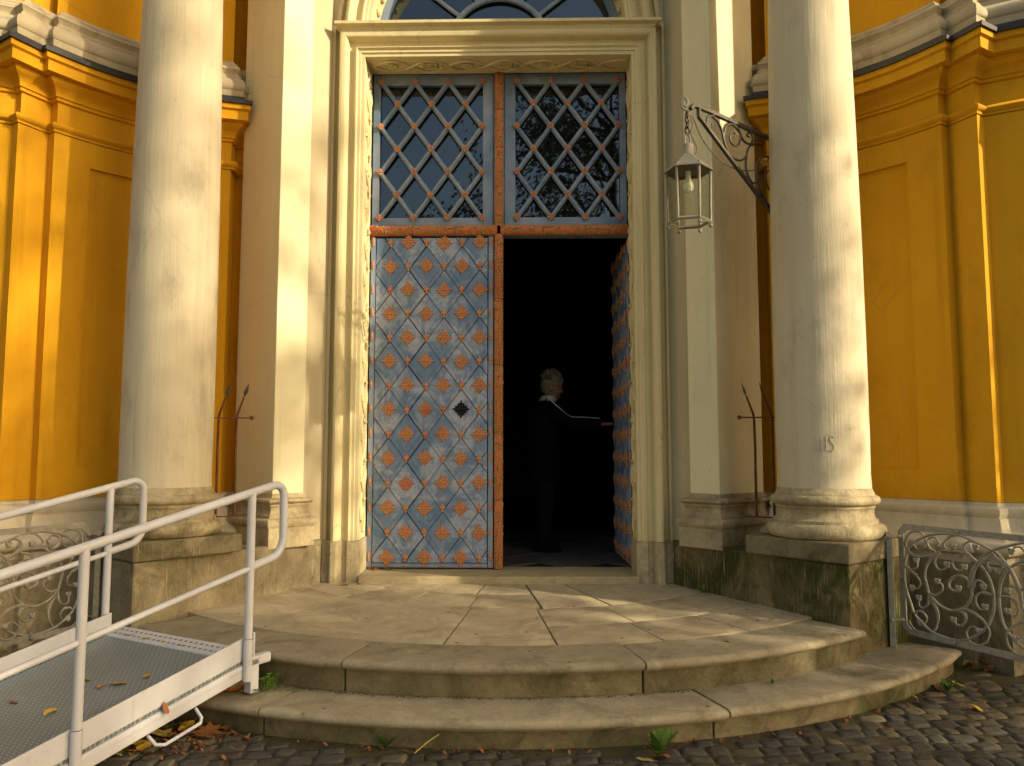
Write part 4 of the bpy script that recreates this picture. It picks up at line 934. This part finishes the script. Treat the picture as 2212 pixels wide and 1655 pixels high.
for k in range(150):
    a=rh.uniform(0,2*PI); t=rh.uniform(.0,1.25); n0=Vector((math.sin(t)*math.cos(a),math.sin(t)*math.sin(a),math.cos(t))); p=Vector((-.022+.09*n0.x,.082*n0.y,.03+.115*n0.z))
    if n0.x>.5 and n0.z<.3: continue
    d=Vector((rh.uniform(-.3,1),rh.uniform(-.6,.6),rh.uniform(-.2,.8))); d=(d+n0*.9).normalized(); q=p+d*.022; q2=q+(d+Vector((rh.uniform(-.6,.6),rh.uniform(-.6,.6),-.5))).normalized()*.028
    hr.tube([p,q,q2],[.011,.0085,.002],5)
hr.v=[tuple(hm@Vector(p)) for p in hr.v]; hr.build('hair',M_hair,per,smooth=60)
gl=MB()
for sy in(-1,1):
    gl.tube([hm@Vector((.102,sy*.034+.02*math.cos(q),.018+.016*math.sin(q))) for q in[2*PI*k/12 for k in range(13)]],.0022,5); gl.tube([hm@Vector((.10,sy*.055,.022)),hm@Vector((.0,sy*.083,.02))],.0022,5)
gl.tube([hm@Vector((.106,-.014,.02)),hm@Vector((.106,.014,.02))],.002,5); gl.build('glasses',M_black,per)
jk=MB(); ell(jk,[(-.005,0,.66,.150,.205),(-.005,0,.80,.145,.20),(-.005,0,1.0,.135,.19),(-.01,0,1.2,.13,.195),(-.008,0,1.32,.118,.205),(.0,0,1.385,.10,.16),(.015,0,1.43,.078,.085)],20)
jk.tube([(-.0,-.13,1.355),SHR,(.12,-.20,1.285),ELR,(.36,-.237,1.2),(.515,-.235,1.195)],[.07,.073,.064,.056,.05,.046],12)
jk.tube([(0,.13,1.355),(0,.175,1.35),(-.03,.215,1.08),(.03,.205,.86)],[.07,.072,.056,.046],12); jk.build('jacket',M_coat,per,smooth=60)
st=MB(); off=Vector((0,-.03,.058)); P=[Vector((.0,-.10,1.42)),Vector((.03,-.185,1.425)),Vector((.12,-.215,1.343)),Vector((.225,-.245,1.258)),Vector((.36,-.25,1.247)),Vector((.50,-.25,1.238))]
sp_=smooth_path([p+Vector((0,-.012,.012)) for p in P],5); st.tube(sp_,[.0105-.0065*min(1,i/15) for i in range(len(sp_))],6); st.build('sleeve_stripe',M_wcloth,per,smooth=60)
cl=MB()
for z0,z1,r0,r1 in((1.42,1.475,.088,.074),): ell(cl,[(.02,0,z0,r0,r0*1.02),(.028,0,(z0+z1)/2,r0*.98,r0),(.036,0,z1,r1,r1)],20)
cl.build('collar',M_wcloth,per,smooth=60)
tr=MB()
for sy in(-1,1): tr.tube([(-.005,sy*.088,.86),(.0,sy*.09,.46),(-.02,sy*.09,.16)],[.098,.074,.062],14)
tr.build('trousers',M_jean,per,smooth=60)
for sy in(-1,1):
    m=MB(); ell(m,[(.015,sy*.09,0,.13,.05),(.015,sy*.09,.02,.132,.052),(.01,sy*.09,.06,.115,.05),(-.015,sy*.09,.10,.075,.05),(-.022,sy*.09,.24,.066,.058)],14); m.build('boot',M_boot,per,smooth=60)

# ------------------------------------------------------------------ fallen leaves and weeds
def maple(r):
    pts=[]
    L_=[(0,-.9),(.25,-.45),(.85,-.55),(.6,-.15),(1.0,.2),(.5,.25),(.55,.7),(.25,.5),(0,1.05)]
    right=L_; left=[(-x,y) for x,y in reversed(L_[1:-1])]
    out=[(x*(1+r.uniform(-.12,.12)),y*(1+r.uniform(-.1,.1))) for x,y in right+left]; return out
def oval(r):
    out=[]
    for k in range(14):
        a=2*PI*k/14; out.append((.5*math.sin(a)*(1+.15*math.cos(a))+r.uniform(-.02,.02),-math.cos(a)*(1.0 if math.cos(a)>0 else 1.1)))
    return out
def leaf_mesh(kind,mat,seed,curl=.35):
    r=random.Random(seed); o=maple(r) if kind=='maple' else oval(r); n=len(o); f=r.uniform(.1,.28); bx,by=r.uniform(-curl,curl),r.uniform(-curl,curl)
    H=lambda x,y:f*abs(x)*.6+.45*(bx*x*x+by*y*y)+.07*math.sin(3*x+seed)+.05*math.sin(4*y+seed)
    vs=[(x,y,H(x,y)) for x,y in o]+[(x*.5,y*.5,H(x*.5,y*.5)-.02) for x,y in o]+[(0,0,0)]
    fs=[(i,(i+1)%n,n+(i+1)%n,n+i) for i in range(n)]+[(n+i,n+(i+1)%n,2*n) for i in range(n)]
    m=MB(); m.add(vs,fs); z=min(v[2] for v in m.v); m.v=[(x,y,w_-z+.03) for x,y,w_ in m.v]
    b0=Vector((0,-.9,H(0,-.9)-z+.03)); m.tube([b0,b0+Vector((.05,-.35,.04)),b0+Vector((.15,-.7,.0))],.02,4)
    return m.build('fallen_leaf',mat,smooth=60,mesh_only=True)
def deckpt(s,wv): p=RO+RP(s,wv,.272); return p
LV=[]
def leaf(p,size,kind,colr,label,rz=None,tilt=(0,0)):
    me=leaf_mesh(kind,M_lf[colr],len(LV)*7+3); o=inst('fallen_leaf',me,None,p,(tilt[0],tilt[1],rz if rz is not None else rnd.uniform(0,6.28)),size,label=label,cat='leaf',group='fallen autumn leaves'); LV.append(o); return o
tl=math.atan(G)
for s,wv,sz,k,c,lab in((.41,.648,.028,'oval','yellow','small yellow leaf on the ramp deck, leftmost of the middle four'),(.44,.503,.028,'oval','orange','small orange curled leaf in the middle of the ramp deck'),(.391,.433,.04,'oval','yellow','largest yellow oval leaf lying in the middle of the ramp deck'),(.29,.368,.03,'oval','yellow','yellow leaf on the ramp deck nearest the near handrail post'),(.675,.489,.036,'oval','yellow','yellow curled leaf low on the ramp deck towards the photo corner'),(.68,.784,.03,'oval','brown','reddish brown leaf low on the ramp deck beside the far rail'),(-.02,.95,.034,'oval','yellow','yellow patch of light built as a leaf on the ramp top strip, nearest the far post'),(-.01,.80,.034,'oval','yellow','yellow patch of light built as a leaf on the ramp top strip, second from the far post'),(-.02,.66,.03,'oval','pale','pale yellow patch of light built as a leaf on the ramp top strip, third from the far post'),(-.02,.52,.03,'oval','pale','pale yellow patch of light built as a leaf on the ramp top strip, fourth from the far post')):  # the top strip leaves stand in for patches of yellow light there
    leaf(deckpt(s,wv),sz,k,c,lab)
leaf(RO+RP(.449,.004,.255),.028,'oval','brown','reddish brown leaf wedged in the slot of the ramp side beam',1.0,(R(50),0))
for x,y,sz,k,c,lab in((-1.428,-2.757,.085,'maple','pale','big pale yellow maple leaf on the cobbles under the ramp'),(-1.426,-2.652,.05,'maple','green','green and yellow leaf tucked under the ramp beam'),(-1.394,-2.639,.055,'maple','green','yellowish green maple leaf beside the big pale one under the ramp'),(-1.36,-2.632,.045,'oval','yellow','yellow oval leaf under the ramp beside the green maple leaf'),(-1.224,-2.73,.085,'maple','brown','big brown maple leaf on the cobbles below the lower step'),(-1.298,-2.673,.05,'maple','brown','brown leaf between the two big maple leaves'),(-1.271,-2.58,.03,'oval','orange','small orange leaf under the ramp carry handle'),(-1.169,-2.66,.04,'oval','brown','curled brown leaf right of the big brown maple leaf'),(-1.488,-2.868,.055,'oval','yellow','long yellow leaf on edge under the lower ramp beam'),(-1.427,-2.903,.045,'oval','yellow','yellow leaf lying flat on the cobbles below the ramp'),(-1.502,-2.956,.045,'maple','green','small green leaf on the cobbles under the lower ramp beam'),(-1.515,-3.006,.045,'oval','pale','pale leaf on the cobbles closest to the ramp foot'),(2.608,-1.897,.042,'oval','pale','pale yellow leaf on the cobbles beside the lower step end'),(2.649,-1.973,.035,'oval','orange','orange leaf on the cobbles below the right gate'),(2.48,-2.293,.04,'oval','yellow','yellow leaf lying alone on the cobbles at the right'),(1.921,-2.603,.018,'oval','orange','tiny orange leaf on the cobbles in front of the lower step'),(.80,-2.955,.045,'oval','orange','orange leaf caught in the dandelion in front of the steps'),(.723,-3.0,.035,'oval','pale','pale twisted leaf on the cobbles beside the dandelion'),(-.45,-2.90,.022,'oval','orange','small orange leaf beside the little weed at the left')):
    leaf(gp(x,y,.008),sz,k,c,lab,None,(rnd.uniform(-.25,.25),rnd.uniform(-.25,.25)))
for x,y,z,sz,c,lab in((-1.02,-.05,.352,.04,'brown','brown leaf in the left corner of the threshold'),(-.975,-.055,.352,.04,'brown','brown leaf on the threshold next to the corner leaf'),(-.885,-.06,.352,.05,'green','dark green leaf on the threshold against the blue leaf'),(-1.13,-.45,.298,.04,'orange','orange leaf at the foot of the left door surround, outer one'),(-1.02,-.42,.30,.035,'orange','orange leaf at the foot of the left door surround, inner one'),(1.315,-2.025,.262,.026,'brown','small brown leaf alone on the landing edge slab'),(-1.20,-2.41,.105,.06,'orange','curled orange leaf beside the ramp foot on the lower step'),(-1.27,-2.40,.105,.065,'brown','large curled brown leaf under the ramp top end')):
    leaf((x,y,z),sz,'oval' if c!='green' else 'maple',c,lab,None,(rnd.uniform(-.5,.5),rnd.uniform(-.5,.5)))
pile=[]
for cx,cy,nn,lab in((3.02,-1.50,60,'heap of dry rust brown leaves in the corner under the right gate'),(-3.1,-1.22,50,'heap of yellow and brown leaves below the left gate')):
    root=tag(MB().build('leaf_heap',M_lf['brown']),lab,'leaf heap')
    for c in('brown','orange','yellow'):
        m=MB()
        for k in range(nn//3):
            me=maple(rnd) if rnd.random()<.5 else oval(rnd); x,y=cx+rnd.gauss(0,.10),cy+rnd.gauss(0,.07); s=rnd.uniform(.025,.05); M4=Matrix.Translation(gp(x,y,rnd.uniform(.01,.045)))@Matrix.Rotation(rnd.uniform(0,6.3),4,'Z')@Matrix.Rotation(rnd.uniform(-.9,.9),4,'X')@Matrix.Scale(s,4); n=len(me)
            m.add([M4@Vector((px,py,.3*abs(px))) for px,py in me],[tuple(range(n))])
        m.build('dry_leaves',M_lf[c],root,kind='stuff')
lt=MB()
for k in range(330):
    if k<210: x,y=rnd.gauss(-1.36,.16),rnd.gauss(-2.70,.12)
    else:
        a=rnd.uniform(-48,48); x,y=pol(3.60+abs(rnd.gauss(0,.035)),a)
    if math.hypot(x-CX,y-CY)<3.595: continue
    s_=rnd.uniform(.006,.019); M4=Matrix.Translation((x,y,GZ+rnd.uniform(.002,.014)))@Matrix.Rotation(rnd.uniform(0,6.3),4,'Z')@Matrix.Rotation(rnd.uniform(-.7,.7),4,'X')@Matrix.Scale(s_,4)
    o=oval(rnd); lt.add([M4@Vector((px,py,.35*abs(px))) for px,py in o],[tuple(range(len(o)))])
tag(lt.build('leaf_litter',[M_lf['brown']]),'crumbled dry leaf litter along the foot of the lower step and ramp','leaf litter',kind='stuff')
def weed(name,p,h,n,lab,spread=1.0,cat='weed',serr=True,seed=1):
    r=random.Random(seed); root=empty(name,p,label=lab,cat=cat)
    for k in range(n):
        a=r.uniform(0,2*PI); L_=h*r.uniform(.6,1.1); e=r.uniform(.35,1.1); d=Vector((math.cos(a)*spread,math.sin(a)*spread,0)); sdv=Vector((-math.sin(a),math.cos(a),0)); vs=[];nseg=11
        for i in range(nseg+1):
            t=i/nseg; c=d*L_*math.sin(t*e)+Vector((0,0,L_*(t*1.0-.55*t*t*e))); wd=L_*.12*math.sin(PI*min(1,t*.92+.06))*(1 if not serr else(1.25 if i%2 else .55)); vs+=[c-sdv*wd+Vector((0,0,.12*wd)),c,c+sdv*wd+Vector((0,0,.12*wd))]
        m=MB().add(vs,[(3*i+q,3*i+q+1,3*i+q+4,3*i+q+3) for i in range(nseg) for q in range(2)]); m.build('leaf',M_lf['weed'],root,smooth=60)
    return root
weed('dandelion',gp(.79,-2.93),.16,18,'large dandelion growing where the cobbles meet the lower step',seed=1)
weed('small_weed',gp(-.383,-2.86),.085,11,'small green weed at the lower step, left of the centre',seed=2)
weed('grass_tuft',gp(2.50,-1.99),.075,14,'green grassy tuft on the cobbles near the right end of the lower step',1.5,'weed',False,seed=3)
weed('grass_tuft',(1.50,-2.20,.095),.045,11,'small grassy tuft on the lower tread under the landing edge',1.3,'weed',False,seed=4)
weed('wall_weed',(1.475,-.70,.288),.085,8,'little green weed at the foot of the mossy right pedestal',seed=5)
# clover by the ramp foot
r=random.Random(9); root=empty('clover_plant',(-1.07,-2.35,.093),label='clover and moss sprouting beside the ramp foot on the lower tread',cat='weed')
for k in range(38):
    x,y=r.gauss(0,.04),r.gauss(0,.045); h=r.uniform(.015,.10)*max(.3,1-abs(x)*6); m=MB(); m.tube([(x*.6,y*.6,0),(x,y,h)],.0014,4)
    for j in range(3):
        a=2*PI*j/3+k; m.ball((x+.008*math.cos(a),y+.008*math.sin(a),h),(.0085,.0085,.0018),6,3)
    m.build('leaf',M_lf['weed'],root,smooth=60)
MB().tube([(-.26,-2.84,-.03),(-.21,-2.83,.01),(-.155,-2.82,.045)],[.003,.003,.002],5).build('dry_stalk',M_lf['pale'],label='thin dry stalk leaning out from the cobbles against the lower step',cat='stalk')
MB().tube([gp(-1.50,-2.955,.012),gp(-1.44,-2.945,.014),gp(-1.37,-2.95,.012)],.0025,5).build('twig',M_lf['brown'],label='thin brown twig on the cobbles below the ramp',cat='twig')

# ------------------------------------------------------------------ trees of the churchyard (they dapple the front and are mirrored in the panes; two small ones are added only for shade)
def tree(loc,h,cr,seed,lab,nleaf,ls,base=.32,dens=.0,shape=(1,1,1)):
    r=random.Random(seed); root=empty('broadleaf_tree',loc,label=lab,cat='tree',group='churchyard trees behind the viewer')
    tk=MB(); tk.tube([(0,0,-.1),(.05,0,h*.15),(.0,.1,h*.4),(.1,.0,h*.7),(0,0,h*.95)],[.34,.27,.22,.14,.03],9); cl=[]
    for k in range(26):
        z0=h*r.uniform(base,.85); a=r.uniform(0,2*PI); L_=cr*r.uniform(.55,1.05)*math.sqrt(max(.15,1-((z0/h-.62)/.42)**2)); e=Vector((math.cos(a)*L_,math.sin(a)*L_,z0+L_*r.uniform(.1,.5))); mid=Vector((e.x*.5,e.y*.5,z0+(e.z-z0)*.35))
        tk.tube([(0,0,z0),mid,e],[.09,.055,.015],6)
        for q in range(4):
            t=r.uniform(.4,1.05); c=Vector((e.x*t,e.y*t,z0+(e.z-z0)*t))+Vector((r.gauss(0,.5),r.gauss(0,.5),r.gauss(0,.4))); cl.append((c,r.uniform(.45,1.05)))
    tk.build('trunk',M_bark,root,smooth=60)
    m=MB()
    for i in range(nleaf):
        c,s=r.choice(cl); p=c+Vector((r.gauss(0,s*.55),r.gauss(0,s*.55),r.gauss(0,s*.45)))
        u=Vector((r.gauss(0,1),r.gauss(0,1),r.gauss(0,1))).normalized(); v=u.orthogonal().normalized(); wv=u.cross(v); z=ls*r.uniform(.6,1.3)
        m.add([p-v*z,p+wv*z*.6,p+v*z*1.1,p-wv*z*.6],[(0,1,2,3)])
    m.build('crown',M_crown,root); return root
def sunpos(D,p): return (D*.9075+p*.42,-D*.42+p*.9075,0)
tree(sunpos(16,-3.75),9.2,3.7,21,'spreading low tree at the right of the churchyard shading the steps',2500,.13,.5)
tree(sunpos(12,-2.1),6.4,1.25,25,'small round tree added out of view to shade the ground by the steps',1200,.10,.45)  # unseen tree, added to shade the cobbles and steps at the right
tree(sunpos(12,-.5),4.7,.85,26,'low bushy tree added out of view to shade the right end of the steps',1000,.085,.62)  # unseen low crown added to keep sun off the right step end
tree(sunpos(25,-3.6),17.5,3.9,22,'tall tree farther right whose leaves dapple the left column',1900,.15,.5)
tree((3.2,-21,0),15.5,4.6,23,'large tree opposite the door mirrored in the right panes',15000,.085,.3)
tree((-1.5,-24,0),13.2,2.3,24,'slender tree opposite the door mirrored in the left panes',6000,.085,.35)
